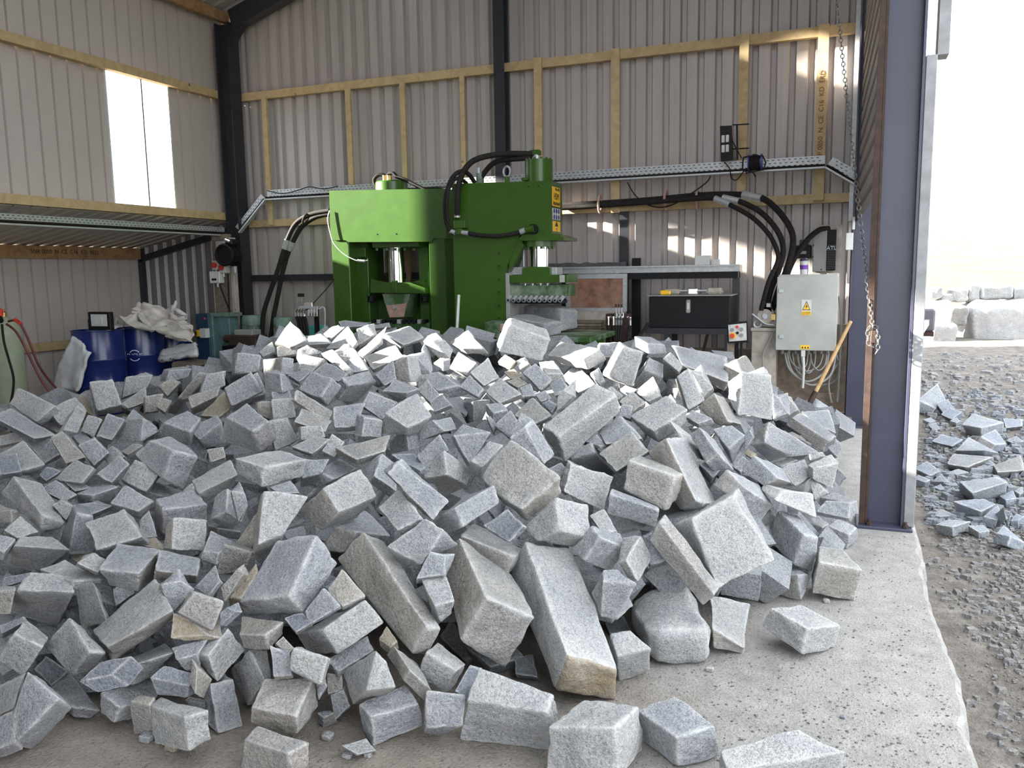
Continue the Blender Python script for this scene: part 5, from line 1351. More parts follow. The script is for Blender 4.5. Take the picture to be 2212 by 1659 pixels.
# ------------------------------------------------------------------ cable trays
def tray(label, a, b, n, h=.13, lip=.07, name='cable_tray', cables=2, up=None):
    """a, b: lower back edge ends; n: outward direction"""
    a = Vector(a); b = Vector(b); n = Vector(n).normalized(); d = (b - a).normalized(); up = Vector(up) if up else n.cross(d) * (1 if n.cross(d).z > 0 else -1)
    up = (up - d * up.dot(d)).normalized(); L = (b - a).length
    t = thing(name, label, 'cable tray', a)
    MB().hexa([a, b, b + n*.003, a + n*.003, a + up*h, b + up*h, b + up*h + n*.003, a + up*h + n*.003]).build('back_plate', M['galv'], t)
    MB().hexa([a, b, b + n*lip, a + n*lip, a + up*.004, b + up*.004, b + up*.004 + n*lip, a + up*.004 + n*lip]).build('lower_lip', M['galv'], t)
    e = a + n*lip; f = b + n*lip; MB().hexa([e, f, f + n*.003, e + n*.003, e + up*.018, f + up*.018, f + up*.018 + n*.003, e + up*.018 + n*.003]).build('lip_edge', M['galv'], t)
    sl = MB(); k = .06
    while k < L - .05:
        for r_ in (.38, .62, .86):
            c = a + d*(k + (.02 if r_ == .62 else 0)) + up*h*r_ + n*.0032; sl.hexa([c - d*.012 - up*.0035, c + d*.012 - up*.0035, c + d*.012 - up*.0035 + n*.001, c - d*.012 - up*.0035 + n*.001, c - d*.012 + up*.0035, c + d*.012 + up*.0035, c + d*.012 + up*.0035 + n*.001, c - d*.012 + up*.0035 + n*.001])
        k += .055
    o = sl.build('slots', M['black'], t); o['kind'] = 'stuff'
    for k in range(cables):
        s = up*(.022 + .010*k) + n*(.02 + .025*k)
        MB().tube([a + s, a.lerp(b, .3) + s + up*.004, a.lerp(b, .6) + s - up*.003, b + s], .012, 8).build('cable', M['rubber'], t, smooth=True)
    return t
YT = 9.33
ZT = aty(1780, 366, YT).z
xl, xr = aty(578, 430, YT).x, aty(1782, 366, YT).x
ZT2 = (aty(578, 432, YT).z + ZT) / 2
tray('long perforated cable tray level across the back wall', (xl, YT, ZT2), (xr, YT, ZT2), (0, -1, 0), .135, .06)
e = aty(1850, 402, YT - .1); tray('short cable tray slanting down at the right end of the back wall', (xr, YT, ZT2), (e.x, YT - .02, e.z), (0, -1, 0), .135, .06)
s = aty(512, 503, YT - .2); tray('short cable tray slanting up from the black corner column', (s.x, YT - .1, s.z), (xl, YT, ZT2), (0, -1, 0), .135, .06)
tray('cable tray carrying thick cables along the left wall under the timber rail', (XL + .12, -1, s.z - .04), (XL + .12, YB - .35, s.z - .04), (1, 0, 0), .12, .10, cables=3)
q = pp([(577, 412), (610, 418), (640, 412), (668, 404), (700, 408), (730, 402)], YT - .05); o = MB().tube(q, .006, 6).build('power_cable', M['rubber'], origin=q[0], smooth=True); tag(o, 'thin black cable sagging along the tray left of the presses', 'cable')
q = pp([(1355, 394), (1375, 425), (1410, 446), (1448, 444), (1490, 420), (1525, 395), (1535, 380)], YT - .12); o = MB().tube(q, .007, 6).build('power_cable', M['rubber'], origin=q[0], smooth=True); tag(o, 'thin black cable looping below the tray right of the presses', 'cable')

# ------------------------------------------------------------------ wall lamp, cable reel
o = thing('wall_lamp', 'black work lamp with four white lenses on the back wall stud', 'lamp', aty(1567, 347, 9.2)); Y = 9.2
ppoly(MB(), [(1555, 272), (1580, 271), (1582, 344), (1557, 348)], Y, .06).build('housing', M['black'], o)
for px, py in ((1562, 300), (1571, 299), (1562, 321), (1571, 320)):
    pbox(MB(), px - 3.5, py - 8, px + 3.5, py + 8, Y - .012, .015, .006).build('lens', M['white'], o)
MB().bar(aty(1592, 270, Y + .02), aty(1593, 345, Y + .02), .018, .018, up=(0, 1, 0)).build('bracket', M['black'], o)
for py in (270, 322): MB().bar(aty(1582, py, Y + .03), aty(1618, py - 2, Y + .1), .012, .012).build('bracket_arm', M['black'], o)
MB().tube(pp([(1580, 300), (1590, 320), (1602, 342)], Y - .01), .006, 6).build('flex', M['rubber'], o)
MB().tube(pp([(1565, 350), (1576, 365), (1580, 385), (1592, 388), (1605, 372), (1612, 366)], Y - .01), .006, 6).build('flex', M['rubber'], o)
o = thing('cable_reel', 'blue cable reel in a black frame hung on the right cable tray', 'cable reel', aty(1628, 372, 9.18)); Y = 9.15
a, b = aty(1616, 352, Y), aty(1644, 350, Y)
for c in (a, b): MB().cyl(c, c + (b - a).normalized()*.012, .085, 20).build('flange', M['blue_reel'], o, smooth=True)
MB().cyl(a, b, .05, 16).build('core', M['blue_reel'], o)
for k in range(5): c = a.lerp(b, .15 + .17*k); MB().torus(c, b - a, .06, .012, 18, 6).build('cable_turn', M['rubber'], o, smooth=True)
f = pp([(1606, 340), (1648, 337), (1650, 366), (1610, 370), (1604, 362), (1606, 340)], Y - .06); MB().tube(f, .008, 8, 2).build('frame', M['black'], o, smooth=True)
f = pp([(1622, 340), (1628, 334), (1640, 337)], Y); MB().tube(f, .008, 8, 3).build('handle', M['black'], o, smooth=True)
MB().tube(pp([(1616, 366), (1612, 374), (1625, 372), (1632, 382)], Y), .006, 6).build('loose_end', M['rubber'], o)

# ------------------------------------------------------------------ hose bundle along the lower rail, arching down to the pump
Y = 9.25
HB = [('thick hydraulic hose of the rail bundle arching outermost to the pump', .032, [(1200, 444, 9.35), (1280, 440, 9.35), (1400, 432, 9.33), (1520, 421, 9.28), (1610, 421, 9.1), (1650, 430, 9.0), (1685, 460, 8.9), (1710, 500, 8.85), (1712, 535, 8.85), (1700, 580, 8.85), (1682, 625, 8.95), (1668, 670, 9.02)], 4),
      ('thick hydraulic hose of the rail bundle arching in the middle to the pump', .028, [(1205, 450, 9.24), (1300, 444, 9.24), (1420, 435, 9.22), (1520, 426, 9.16), (1565, 428, 9.0), (1600, 436, 8.95), (1645, 460, 8.85), (1680, 500, 8.8), (1692, 540, 8.8), (1682, 585, 8.8), (1666, 625, 8.85), (1656, 672, 8.92)], 4),
      ('thick hydraulic hose of the rail bundle arching innermost to the pump', .024, [(1400, 438, 9.13), (1500, 430, 9.05), (1548, 430, 8.98), (1580, 444, 8.9), (1625, 470, 8.85), (1660, 505, 8.8), (1678, 540, 8.78), (1680, 565, 8.78), (1660, 610, 8.74), (1644, 670, 8.78)], 2)]
for lab, r_, pts, fi in HB:
    q = pp(pts, Y); h = thing('hydraulic_hose', lab, 'hose', q[-1]); MB().tube(q, r_, 10).build('hose', M['rubber'], h, smooth=True)
    MB().cyl(q[fi].lerp(q[fi+1], -.1), q[fi].lerp(q[fi+1], .9), r_ * 1.35, 12).build('ferrule', M['galv'], h, smooth=True)
for px, lab in ((1296, 'left'), (1438, 'middle'), (1506, 'right')):
    c = aty(px, 440 if px < 1400 else 432, 9.27); o = MB().torus(c, (1, 0, .1), .075, .014, 16, 6, ((0, 0, 1), 1.3)).build('hose_strap', M['pink_rust'], origin=c); tag(o, '%s brown rubber strap tying the hoses to the timber rail' % lab, 'strap')

# ------------------------------------------------------------------ shelf channel, board, black upright
Y = 8.95
o = thing('channel_shelf', 'long galvanised channel shelf on a black angle frame right of the press', 'shelf', (aty(1400, 590, Y).x, Y, 0))
x0, z0, x1, z1 = pr_(1200, 574, 1598, 590, Y); zt = aty(1400, 575, Y).z; zb = aty(1400, 589, Y).z
MB().hexa([(x0, Y, zb), (x1, Y, zb), (x1, Y + .25, zb), (x0, Y + .25, zb), (x0, Y, zt), (x1, Y, zt), (x1, Y + .25, zt), (x0, Y + .25, zt)]).build('channel', M['galv'], o)
MB().box((x0, Y - .02, zt - .012), (x1, Y, zt + .004)).build('upper_flange', M['galv'], o)
xk = aty(1350, 598, Y).x
MB().box((xk, Y + .01, zb - .07), (x1 - .02, Y + .24, zb)).build('angle_bar', M['black'], o)
MB().box((x1 - .09, Y + .15, 0), (x1 - .02, Y + .22, zb)).build('leg', M['dark_steel'], o)
MB().box((x0 + .02, Y + .15, 0), (x0 + .09, Y + .22, zb)).build('leg', M['dark_steel'], o)
Y2 = 8.85
o = thing('framed_board', 'rusty copper-coloured board in a pale metal frame behind the press', 'board', (aty(1290, 670, Y2).x, Y2, 0))
x0, z0, x1, z1 = pr_(1222, 592, 1354, 673, Y2)
MB().box((x0 + .03, Y2 + .012, z0 + .03), (x1 - .03, Y2 + .024, z1 - .03)).build('board', M['copper'], o)
MB().box((x0, Y2, z1 - .05), (x1, Y2 + .03, z1)).build('frame_bar', M['galv'], o); MB().box((x0, Y2, z0), (x1, Y2 + .03, z0 + .04)).build('frame_bar', M['galv'], o)
MB().box((x0, Y2, z0 + .04), (x0 + .045, Y2 + .03, z1 - .05)).build('frame_bar', M['galv'], o); MB().box((x1 - .045, Y2, z0 + .04), (x1, Y2 + .03, z1 - .05)).build('frame_bar', M['galv'], o)
for xx in (x0 + .05, x1 - .1): MB().box((xx, Y2 + .03, 0), (xx + .05, Y2 + .07, z1 - .1)).build('leg', M['dark_steel'], o)
ob = rail('black steel strip standing on the back wall right of the press', (aty(1347, 560, 9.4).x, 9.43, 0), (aty(1347, 560, 9.4).x, 9.43, ZL_ - .05), .10, .06, up=(0, 1, 0), mat='dark_steel', name='steel_strip'); ob['category'] = 'strip'
o = MB(); x0, z0, x1, z1 = pr_(1355, 557, 1373, 674, 9.05); o.bbox((x0, 9.26, .0), (x1, 9.32, z1), .004); tag(o.build('steel_plate', M['black'], origin=(x0, 9.29, 0)), 'tall black steel plate between framed board and black tank', 'plate')
x0, z0, x1, z1 = pr_(1182, 562, 1352, 576, 9.25); mb = MB(); poly = [(x0, 9.25, z0)] + [(lerp(x0, x1, k/12), 9.25, z1 - .03 + .025 * noise.noise((k*.9, 3, 1)) ) for k in range(13)] + [(x1, 9.25, z0)]
mb.prism(poly, (0, .04, 0)); tag(mb.build('stone_slab', M['granite'], origin=(x0, 9.27, z0)), 'dark rough-edged slab lying along the shelf behind the press', 'slab'); bpy.data.objects['stone_slab'].color = (.35, .35, .36, 1)
for lab, a in (('larger white paper pack on the channel shelf', (1502, 552, 1535, 569)), ('smaller white paper pack on the channel shelf', (1538, 560, 1553, 568))):
    x0, z0, x1, z1 = pr_(*a, 9.05); mb = MB().bbox((x0, 9.0, zt + .001), (x1, 9.14, z1), .006); tag(mb.build('paper_pack', M['white'], origin=(x0, 9.07, zt)), lab, 'package')
# timber on the wall base, stacked planks by the press
for k in range(5):
    x0, z0, x1, z1 = pr_(1240, 693 + 6*k, 1300, 698 + 6*k, 8.45); tag(MB().box((x0, 8.45 - .03*(k % 2), z0), (x1, 8.6, z1)).build('plank', M['ply'], origin=(x0, 8.5, z0)), '%s brown plank in the short stack beside the press table' % ('topmost', 'second', 'middle', 'fourth', 'lowest')[k], 'plank', 'planks beside the press')
x0, z0, x1, z1 = pr_(1243, 723, 1298, 724, 8.45); tag(MB().bbox((x0, 8.46, 0), (x1, 8.58, z0 - .004), .01).build('trestle_block', M['ply'], origin=(x0, 8.5, 0)), 'upright timber block carrying the short plank stack', 'block')
x0, z0, x1, z1 = pr_(1245, 673, 1350, 690, 8.75); tag(MB().bbox((x0, 8.75, 0), (x1, 8.82, z1), .006).build('stone_board', M['ply_pale'], origin=(x0, 8.78, 0)), 'pale dusty board standing below the copper-coloured board', 'board')
rail('long brown timber sill lying at the foot of the back wall under the tank', (aty(1400, 760, 9.4).x, 9.42, .62), (aty(1680, 760, 9.4).x, 9.42, .62), .08, .16, mat='ply')

# lever valve bank at the right
Y = 8.25
vb = thing('lever_valve_bank', 'hydraulic lever valve bank with three red-tipped levers right of the press', 'valve', (aty(1335, 740, Y).x, Y, 0))
pbox(MB(), 1308, 678, 1360, 745, Y + .1, .1).build('back_plate', M['rust'], vb)
for k in range(3):
    a, b = aty(1331 + 6*k, 678, Y), aty(1330.5 + 6*k, 657, Y); l_ = MB().cyl(a, b, .006, 8).build('lever', M['galv'], vb); MB().cyl(a.lerp(b, .65), b, .010, 8).build('grip', M['rust'], l_)
    pbox(MB(), 1327 + 7*k, 675, 1333 + 7*k, 688, Y, .08).build('spool', M['chrome'], vb)
for k, px in enumerate((1314, 1325, 1331, 1337, 1343, 1361)):
    c = aty(px, 690, Y - .01); MB().tube([c + Vector((.03 if px < 1330 else -.03, .02, .02)), c + Vector((0, 0, .02)), c, c - Vector((0, 0, .08))], .012, 8, 4).build('elbow_pipe', M['chrome'], vb, smooth=True)
    MB().tube([c - Vector((0, 0, .06)), c - Vector((-.03 + .01*k, 0, .3)), Vector((c.x + .05, c.y + .1, .02))], .017, 8).build('hose', M['rubber'], vb, smooth=True)
q = pp([(1362, 735, 8.3), (1378, 728, 8.4), (1392, 712, 8.5), (1401, 699, 8.55)], Y); o = MB().tube(q, .018, 8).build('hydraulic_hose', M['rubber'], origin=q[0], smooth=True); tag(o, 'black hose curving from the right valve bank to the black tank', 'hose')

# black tank on its stand
Y = 8.55
o = thing('hydraulic_tank', 'matt black hydraulic oil tank with a sight glass on a dark stand', 'tank', (aty(1490, 745, Y).x, Y + .2, 0))
x0, z0, x1, z1 = pr_(1402, 640, 1577, 709, Y); MB().bbox((x0, Y, z0), (x1, Y + .45, z1), .008).build('tank', M['black'], o)
MB().bbox((x0 - .02, Y - .02, z1), (x1 + .02, Y + .47, z1 + .012), .003).build('lid', M['grey_case'], o)
c = aty(1487, 662, Y); g = MB().bbox((c.x - .022, Y - .012, aty(1487, 676, Y).z), (c.x + .022, Y, aty(1487, 647, Y).z), .01).build('sight_glass', M['grey_case'], o)
MB().box((c.x - .010, Y - .014, aty(1487, 668, Y).z), (c.x + .010, Y - .012, aty(1487, 654, Y).z)).build('glass', M['white'], g)
MB().box((x0 - .03, Y - .01, z0 - .06), (x1 + .02, Y + .03, z0)).build('stand_rail', M['dark_steel'], o); MB().box((x0 - .03, Y + .42, z0 - .06), (x1 + .02, Y + .46, z0)).build('stand_rail', M['dark_steel'], o)
for xx in (x0 + .16, x1 - .05):
    for yy in (Y, Y + .41): MB().box((xx, yy, 0), (xx + .06, yy + .05, z0 - .06)).build('leg', M['dark_steel'], o)
MB().bar((x0 + .55, Y + .43, z0 - .06), (x0 + .42, Y + .43, .35), .03, .03).build('brace', M['rust'], o)
for a in ((1437, 622, 1468, 634), (1529, 620, 1559, 634)):
    xx0, zz0, xx1, zz1 = pr_(*a, Y + .2); f = MB().bbox((xx0, Y + .15, z1 + .012), (xx1, Y + .3, z1 + .012 + (zz1 - zz0)), .012).build('filter_head', M['ply_pale'], o); MB().box((xx0 - .01, Y + .14, z1 + .012 + (zz1-zz0)*.35), (xx1 + .01, Y + .31, z1 + .012 + (zz1-zz0)*.5)).build('flange', M['ply_pale'], f)
zz = z1 + .05; xx0, xx1 = aty(1465, 628, Y + .2).x, aty(1530, 628, Y + .2).x
MB().cyl((xx0, Y + .2, zz), (xx1, Y + .2, zz), .012, 8).build('pipe', M['galv'], o); xm = (xx0 + xx1)/2; MB().bbox((xm - .05, Y + .16, z1 + .012), (xm + .05, Y + .24, zz + .03), .01).build('tee', M['chrome'], o)
xx0, zz0, xx1, zz1 = pr_(1425, 629, 1448, 637, Y + .05); MB().bbox((xx0, Y + .05, z1 + .012), (xx1, Y + .1, z1 + .06), .012).build('warning_tag', M['yellow'], o)
# push-button station on a post
Y = 8.1
o = thing('control_station', 'white push-button control box in a black case on a post', 'control box', (aty(1593, 745, Y).x, Y, 0))
ppoly(MB(), [(1570, 698), (1614, 694), (1617, 740), (1572, 741)], Y, .09).build('case', M['black'], o)
ppoly(MB(), [(1573, 702), (1612, 698), (1613, 735), (1575, 738)], Y - .006, .008).build('front_plate', M['white'], o)
for px, py, r_, m in ((1592.5, 706, .014, 'red'), (1582, 712, .017, 'grey_case'), (1602, 711, .017, 'grey_case'), (1593, 719, .013, 'black'), (1582.5, 725, .03, 'yellow'), (1602, 724, .017, 'grey_case')):
    c = aty(px, py, Y - .006); b_ = MB().cyl(c, c - Vector((0, .012, 0)), r_, 16).build('button', M[m], o)
    if m == 'yellow': MB().cyl(c - Vector((0, .012, 0)), c - Vector((0, .04, 0)), .021, 16).build('stop_button', M['red'], b_)
for px, py in ((1577, 704), (1609, 701), (1610, 733), (1577, 735)): c = aty(px, py, Y - .006); MB().cyl(c, c - Vector((0, .004, 0)), .006, 8).build('screw', M['galv'], o)
c = aty(1590, 742, Y + .05); MB().box((c.x - .08, Y + .03, 0), (c.x - .02, Y + .09, c.z + .02)).build('post', M['ply'], o); MB().box((c.x + .04, Y + .03, 0), (c.x + .06, Y + .05, c.z + .02)).build('conduit', M['black'], o)

# ------------------------------------------------------------------ electrical cabinet corner
Y = 8.75
o = thing('electrical_cabinet', 'large pale grey electrical cabinet with a yellow warning sign', 'cabinet', aty(1745, 758, Y))
x0, z0, x1, z1 = pr_(1677, 597, 1809, 757, Y)
MB().bbox((x0 + .01, Y, z0 + .01), (x1 - .01, Y + .28, z1 + .02), .008).build('body', M['grey_cab'], o)
dr = MB().bbox((x0, Y - .025, z0), (x1, Y, z1), .006).build('door', M['grey_cab'], o)
for py in (628, 727):
    c = aty(1687, py, Y - .025); MB().bbox((c.x - .022, Y - .034, c.z - .022), (c.x + .022, Y - .025, c.z + .022), .004).build('lock', M['galv'], dr)
    
c = aty(1742, 663, Y - .026); w = .075
s_ = MB().box((c.x - w*.62, Y - .028, c.z - .085), (c.x + w*.62, Y - .0255, c.z + .07)).build('warning_sign', M['white'], dr)
MB().box((c.x - w*.58, Y - .0295, c.z - .083), (c.x + w*.58, Y - .028, c.z - .042)).build('text_band', M['yellow'], s_)
MB().prism([(c.x - w*.52, Y - .0283, c.z - .033), (c.x + w*.52, Y - .0283, c.z - .033), (c.x, Y - .0283, c.z + .06)], (0, -.001, 0)).build('black_triangle', M['black_print'], s_)
MB().prism([(c.x - w*.40, Y - .0295, c.z - .026), (c.x + w*.40, Y - .0295, c.z - .026), (c.x, Y - .0295, c.z + .045)], (0, -.001, 0)).build('yellow_triangle', M['yellow'], s_)
MB().prism([(c.x + .008, Y - .0307, c.z + .028), (c.x - .012, Y - .0307, c.z + .002), (c.x + .0, Y - .0307, c.z + .002), (c.x - .006, Y - .0307, c.z - .022), (c.x + .014, Y - .0307, c.z + .008), (c.x + .003, Y - .0307, c.z + .008)], (0, -.001, 0)).build('lightning_bolt', M['black_print'], s_)
lettering('DANGER', .020, (c.x, Y - .0297, c.z - .056), (1, 0, 0), (0, 0, 1), M['black_print'], s_, depth=.001, lift=.0005)
lettering('ELECTRICITY', .014, (c.x, Y - .0297, c.z - .073), (1, 0, 0), (0, 0, 1), M['black_print'], s_, depth=.001, lift=.0005)
c = aty(1739, 750, Y - .026); s_ = MB().box((c.x - .045, Y - .028, c.z - .020), (c.x + .045, Y - .0255, c.z + .020)).build('caution_label', M['yellow'], dr)
for k in range(3): MB().prism([(c.x - .034 + .026*k, Y - .0283, c.z - .012), (c.x - .014 + .026*k, Y - .0283, c.z - .012), (c.x - .024 + .026*k, Y - .0283, c.z + .010)], (0, -.001, 0)).build('pictogram', M['black_print'], s_)
ztop = z1 + .02
for k in range(8):
    px = 1690 + 14 * k; a = aty(px, 760, Y + .1); MB().cyl(a + Vector((0, 0, .03)), a - Vector((0, 0, .02)), .016, 8).build('cable_gland', M['grey_case'], o)
rnd2 = random.Random(11)
for k, (pa, pb, dip) in enumerate(((1695, 1790, 62), (1704, 1778, 40), (1712, 1752, 48), (1722, 1745, 34), (1730, 1762, 44), (1738, 1725, 52), (1750, 1786, 38), (1700, 1806, 70))):
    q = pp([(pa, 762, Y + .1), (pa + (pb-pa)*.12, 762 + dip*.6, Y + .06), ((pa+pb)/2, 762 + dip, Y + .02), (pa + (pb-pa)*.88, 762 + dip*.7, Y + .06), (pb, 764, Y + .1)], Y); MB().tube(q, .010 if k in (0, 7) else .0065, 8).build('looped_cable', M['grey_case'], o, smooth=True)
q = pp([(1735, 762, Y), (1736, 800, Y - .02), (1734, 838, Y)], Y); MB().tube(q, .012, 8).build('hanging_cable', M['white'], o, smooth=True); MB().bbox(q[0] - Vector((.02, .02, .04)), q[0] + Vector((.02, .02, .04)), .004).build('plug', M['white'], o)
o = thing('travel_cup', 'purple and white travel cup standing on the grey cabinet', 'cup', (aty(1736, 596, Y + .08).x, Y + .08, ztop)); c = Vector((aty(1736, 596, Y + .08).x, Y + .08, ztop)); hc = aty(1736, 559, Y + .08).z - ztop
MB().lathe(c, [(.034, 0), (.040, hc*.86)], 22).build('body', M['white'], o, smooth=True); MB().lathe(c + Vector((0, 0, hc*.32)), [(.0385, 0), (.0405, hc*.28)], 22).build('band', M['purple'], o, smooth=True)
l_ = MB().lathe(c + Vector((0, 0, hc*.86)), [(.044, 0), (.044, hc*.05), (.038, hc*.12), (.036, hc*.14)], 22).build('lid', M['dark_purple'], o, smooth=True); MB().cyl(c + Vector((.02, 0, hc*.98)), c + Vector((.02, 0, hc*1.03)), .010, 8).build('spout', M['white'], l_)
# inverter on the wall
Y3 = 9.18
o = thing('inverter', 'tall grey inverter with a dark finned side mounted on the wall', 'inverter', aty(1780, 586, Y3))
x0, z0, x1, z1 = pr_(1756, 497, 1786, 587, Y3); xs1 = aty(1806, 540, Y3).x
MB().bbox((x0, Y3, z0), (x1, Y3 + .22, z1), .006).build('case', M['grey_case'], o); hs = MB().bbox((x1, Y3, z0 + .01), (xs1, Y3 + .2, z1), .004).build('heat_sink', M['black'], o)
for k in range(14): zz = lerp(z0 + .03, z0 + (z1-z0)*.62, k/13); MB().box((x1 + .006, Y3 - .006, zz), (xs1 - .004, Y3, zz + .006)).build('fin', M['dark_steel'], hs)
lettering('ATL', .055, ((x1+xs1)/2, Y3 - .002, z0 + (z1-z0)*.56), (1, 0, 0), (0, 0, 1), M['white_print'], hs)
MB().box((x0 - .005, Y3 + .22, z0 - .02), (xs1 + .05, Y3 + .24, z1 + .06)).build('back_plate', M['ply_pale'], o)
for px, py in ((1757, 530), (1756, 555), (1774, 582)): c = aty(px, py, Y3 - .001); MB().cyl(c, c - Vector((0, .004, 0)), .008, 8).build('screw', M['black'], o)
q = pp([(1790, 494, Y3 + .05), (1772, 496, Y3 - .03), (1752, 510, Y3 - .08), (1735, 530, Y3 - .12), (1715, 560, Y3 - .2), (1702, 590, Y3 - .3), (1697, 612, Y3 - .35)], Y3); h = thing('hydraulic_hose', 'dark pipe sloping from the inverter top down behind the grey cabinet', 'pipe', q[-1]); MB().tube(q, .028, 10).build('pipe', M['rubber'], h, smooth=True); MB().cyl(q[0], q[1].lerp(q[2], .35), .022, 10).build('bright_end', M['galv'], h, smooth=True)
o = thing('contactor', 'black electrical contactor block left of the inverter', 'contactor', aty(1735, 560, 9.25)); pbox(MB(), 1716, 530, 1752, 558, 9.22, .2).build('body', M['black'], o); pbox(MB(), 1727, 518, 1745, 531, 9.25, .15).build('terminal', M['dark_steel'], o); pbox(MB(), 1722, 542, 1742, 549, 9.215, .02).build('label_strip', M['grey_case'], o)
# pump and motor behind the cabinet
Y4 = 8.85
o = thing('hydraulic_pump', 'dusty grey hydraulic pump under the hose bundle', 'pump', (aty(1650, 705, Y4).x, Y4 + .1, 0)); c = aty(1653, 683, Y4)
MB().cyl(c, c + Vector((0, .22, 0)), .095, 22).build('body', M['ply_pale'], o, smooth=True); f = MB().cyl(c - Vector((0, .03, 0)), c, .075, 22).build('end_cover', M['ply_pale'], o, smooth=True); MB().cyl(c - Vector((0, .045, 0)), c - Vector((0, .03, 0)), .028, 12).build('shaft_cap', M['galv'], f)
pbox(MB(), 1640, 660, 1668, 674, Y4, .15).build('port_block', M['rust'], o); pbox(MB(), 1655, 655, 1665, 664, Y4 - .02, .08).build('fitting', M['galv'], o)
pbox(MB(), 1665, 678, 1676, 692, Y4 - .03, .05).build('sensor', M['brass'], o)
MB().torus(aty(1636, 700, Y4), (0, 1, 0), .035, .012).build('lifting_ring', M['galv'], o, smooth=True); MB().tube(pp([(1625, 678), (1640, 690), (1655, 700), (1672, 702)], Y4 - .03), .012, 8).build('pipe', M['galv'], o, smooth=True)
x0, z0, x1, z1 = pr_(1622, 708, 1678, 715, Y4); MB().bbox((x0, Y4 - .02, z0), (x1, Y4 + .4, z1), .004).build('shelf', M['ply_pale'], o)
MB().bbox((x0 + .01, Y4 + .0, 0), (x1, Y4 + .35, z0), .004).build('cupboard', M['ply_pale'], o)
x0, z0, x1, z1 = pr_(1672, 758, 1828, 880, 9.1); pb = tag(MB().bbox((x0, 9.1, 0), (x1, 9.13, aty(1740, 700, 9.1).z), .004).build('plywood_sheet', M['ply'], origin=(x0, 9.1, 0)), 'brown grained plywood sheet standing behind and below the grey cabinet', 'plywood')
o = thing('socket_box', 'small dark socket box with a white square near the shovel', 'socket', aty(1782, 875, 9.0)); pbox(MB(), 1762, 850, 1800, 878, 9.02, .06).build('case', M['ply'], o); pbox(MB(), 1766, 866, 1773, 873, 9.01, .012).build('label', M['white'], o)
for k, (lab, pts) in enumerate((('grey cable drooping down the right of the brown plywood', [(1806, 765, 9.0), (1812, 800, 9.0), (1800, 825, 9.0), (1775, 832, 9.0)]), ('pale cable hanging beside the blue far post', [(1812, 640, 8.9), (1817, 700, 8.9), (1814, 780, 8.9), (1809, 868, 8.9)]), ('grey cable curving low behind the shovel', [(1826, 760, 8.95), (1800, 800, 8.95), (1790, 830, 8.95), (1796, 870, 8.95)]), ('grey cable down the pale cupboard below the pump', [(1672, 715, 8.8), (1660, 740, 8.8), (1648, 765, 8.8), (1648, 800, 8.8), (1640, 835, 8.8)]))):
    q = pp(pts, 9); o = MB().tube(q, .009, 8).build('power_cable', M['grey_case'], origin=q[-1], smooth=True); tag(o, lab, 'cable')
# shovel
o = thing('shovel', 'long wooden-handled shovel leaning blade down by the grey cabinet', 'shovel', aty(1755, 893, 8.45))
a, b = aty(1838, 694, 8.66), aty(1752, 866, 8.4); MB().cyl(b, a, .021, 12, .018).build('handle', M['shovel_wood'], o, smooth=True)
d = (b - a).normalized(); MB().cyl(b - d*.10, b + d*.08, .026, 12, .03).build('socket', M['rust'], o, smooth=True)
sp = pp([(1735, 868, 8.48), (1762, 862, 8.48), (1790, 880, 8.42), (1768, 900, 8.36), (1722, 892, 8.40)], 8.45); MB().prism(sp, (.0, .012, .006)).build('blade', M['galv'], o)
# debris at the foot of the far post
mb = MB(); rnd3 = random.Random(4)
for k in range(26):
    c = atz(1800 + rnd3.uniform(-15, 35), 900 + rnd3.uniform(-10, 22), .02); c.z = rnd3.uniform(.01, .10); h_ = Vector((rnd3.uniform(.02, .09), rnd3.uniform(.01, .03), rnd3.uniform(.008, .02))); mb.box(c - h_, c + h_)
o = mb.build('debris', M['ply'], origin=atz(1805, 905, 0)); tag(o, 'dark wood and stone scraps at the foot of the far blue post', 'debris', kind='stuff')
# junction box near far post
o = thing('junction_box', 'plain pale junction box high on the far blue post', 'junction box', aty(1835, 540, 8.72)); pbox(MB(), 1827, 503, 1843, 540, 8.66, .06).build('case', M['white'], o); pbox(MB(), 1841, 468, 1847, 496, 8.66, .04).build('sensor', M['white'], o)
o = thing('edge_channel', 'thin dark steel channel at the right end of the back wall', 'channel', (aty(1836, 700, 9.35).x, 9.35, 0)); x = aty(1838, 650, 9.0).x; MB().box((x - .02, 8.95, 0), (x + .02, 9.0, 2.05)).build('strip', M['rust'], o); MB().box((x - .05, 9.3, 2.05), (x - .01, 9.45, 4.9)).build('strip', M['galv'], o)

# ------------------------------------------------------------------ chain tied to the near post
ch = thing('hoist_chain', 'long steel hoist chain hanging to a knot on the near post', 'chain', aty(1885, 760, 5.30))
A = aty(1803, -50, 6.1); Bp = aty(1885, 705, 5.28); n = 128
lk = MB().torus((0, 0, 0), (1, 0, 0), .0105, .0032, 12, 6, ((0, 0, 1), 1.65)); lme = lk.build('link', M['chain_steel'], ch, smooth=True, origin=wloc(ch)); lme_data = lme.data
bpy.data.objects.remove(lme)
for v in lme_data.vertices: v.co = v.co + wloc(ch)
def link(p, d, tw):
    o = bpy.data.objects.new('link', lme_data); COL.objects.link(o); o.parent = ch; zq = d.to_track_quat('Z', 'X') @ Matrix.Rotation(tw, 4, 'Z').to_quaternion()
    o.location = p - wloc(ch); o.rotation_mode = 'QUATERNION'; o.rotation_quaternion = zq
L = (Bp - A).length; st = .0275; k = 0; s_ = 0.0
def cpt(t): return A.lerp(Bp, t) + Vector((0, 0, -.10 * 4 * t * (1 - t) * .5)) 
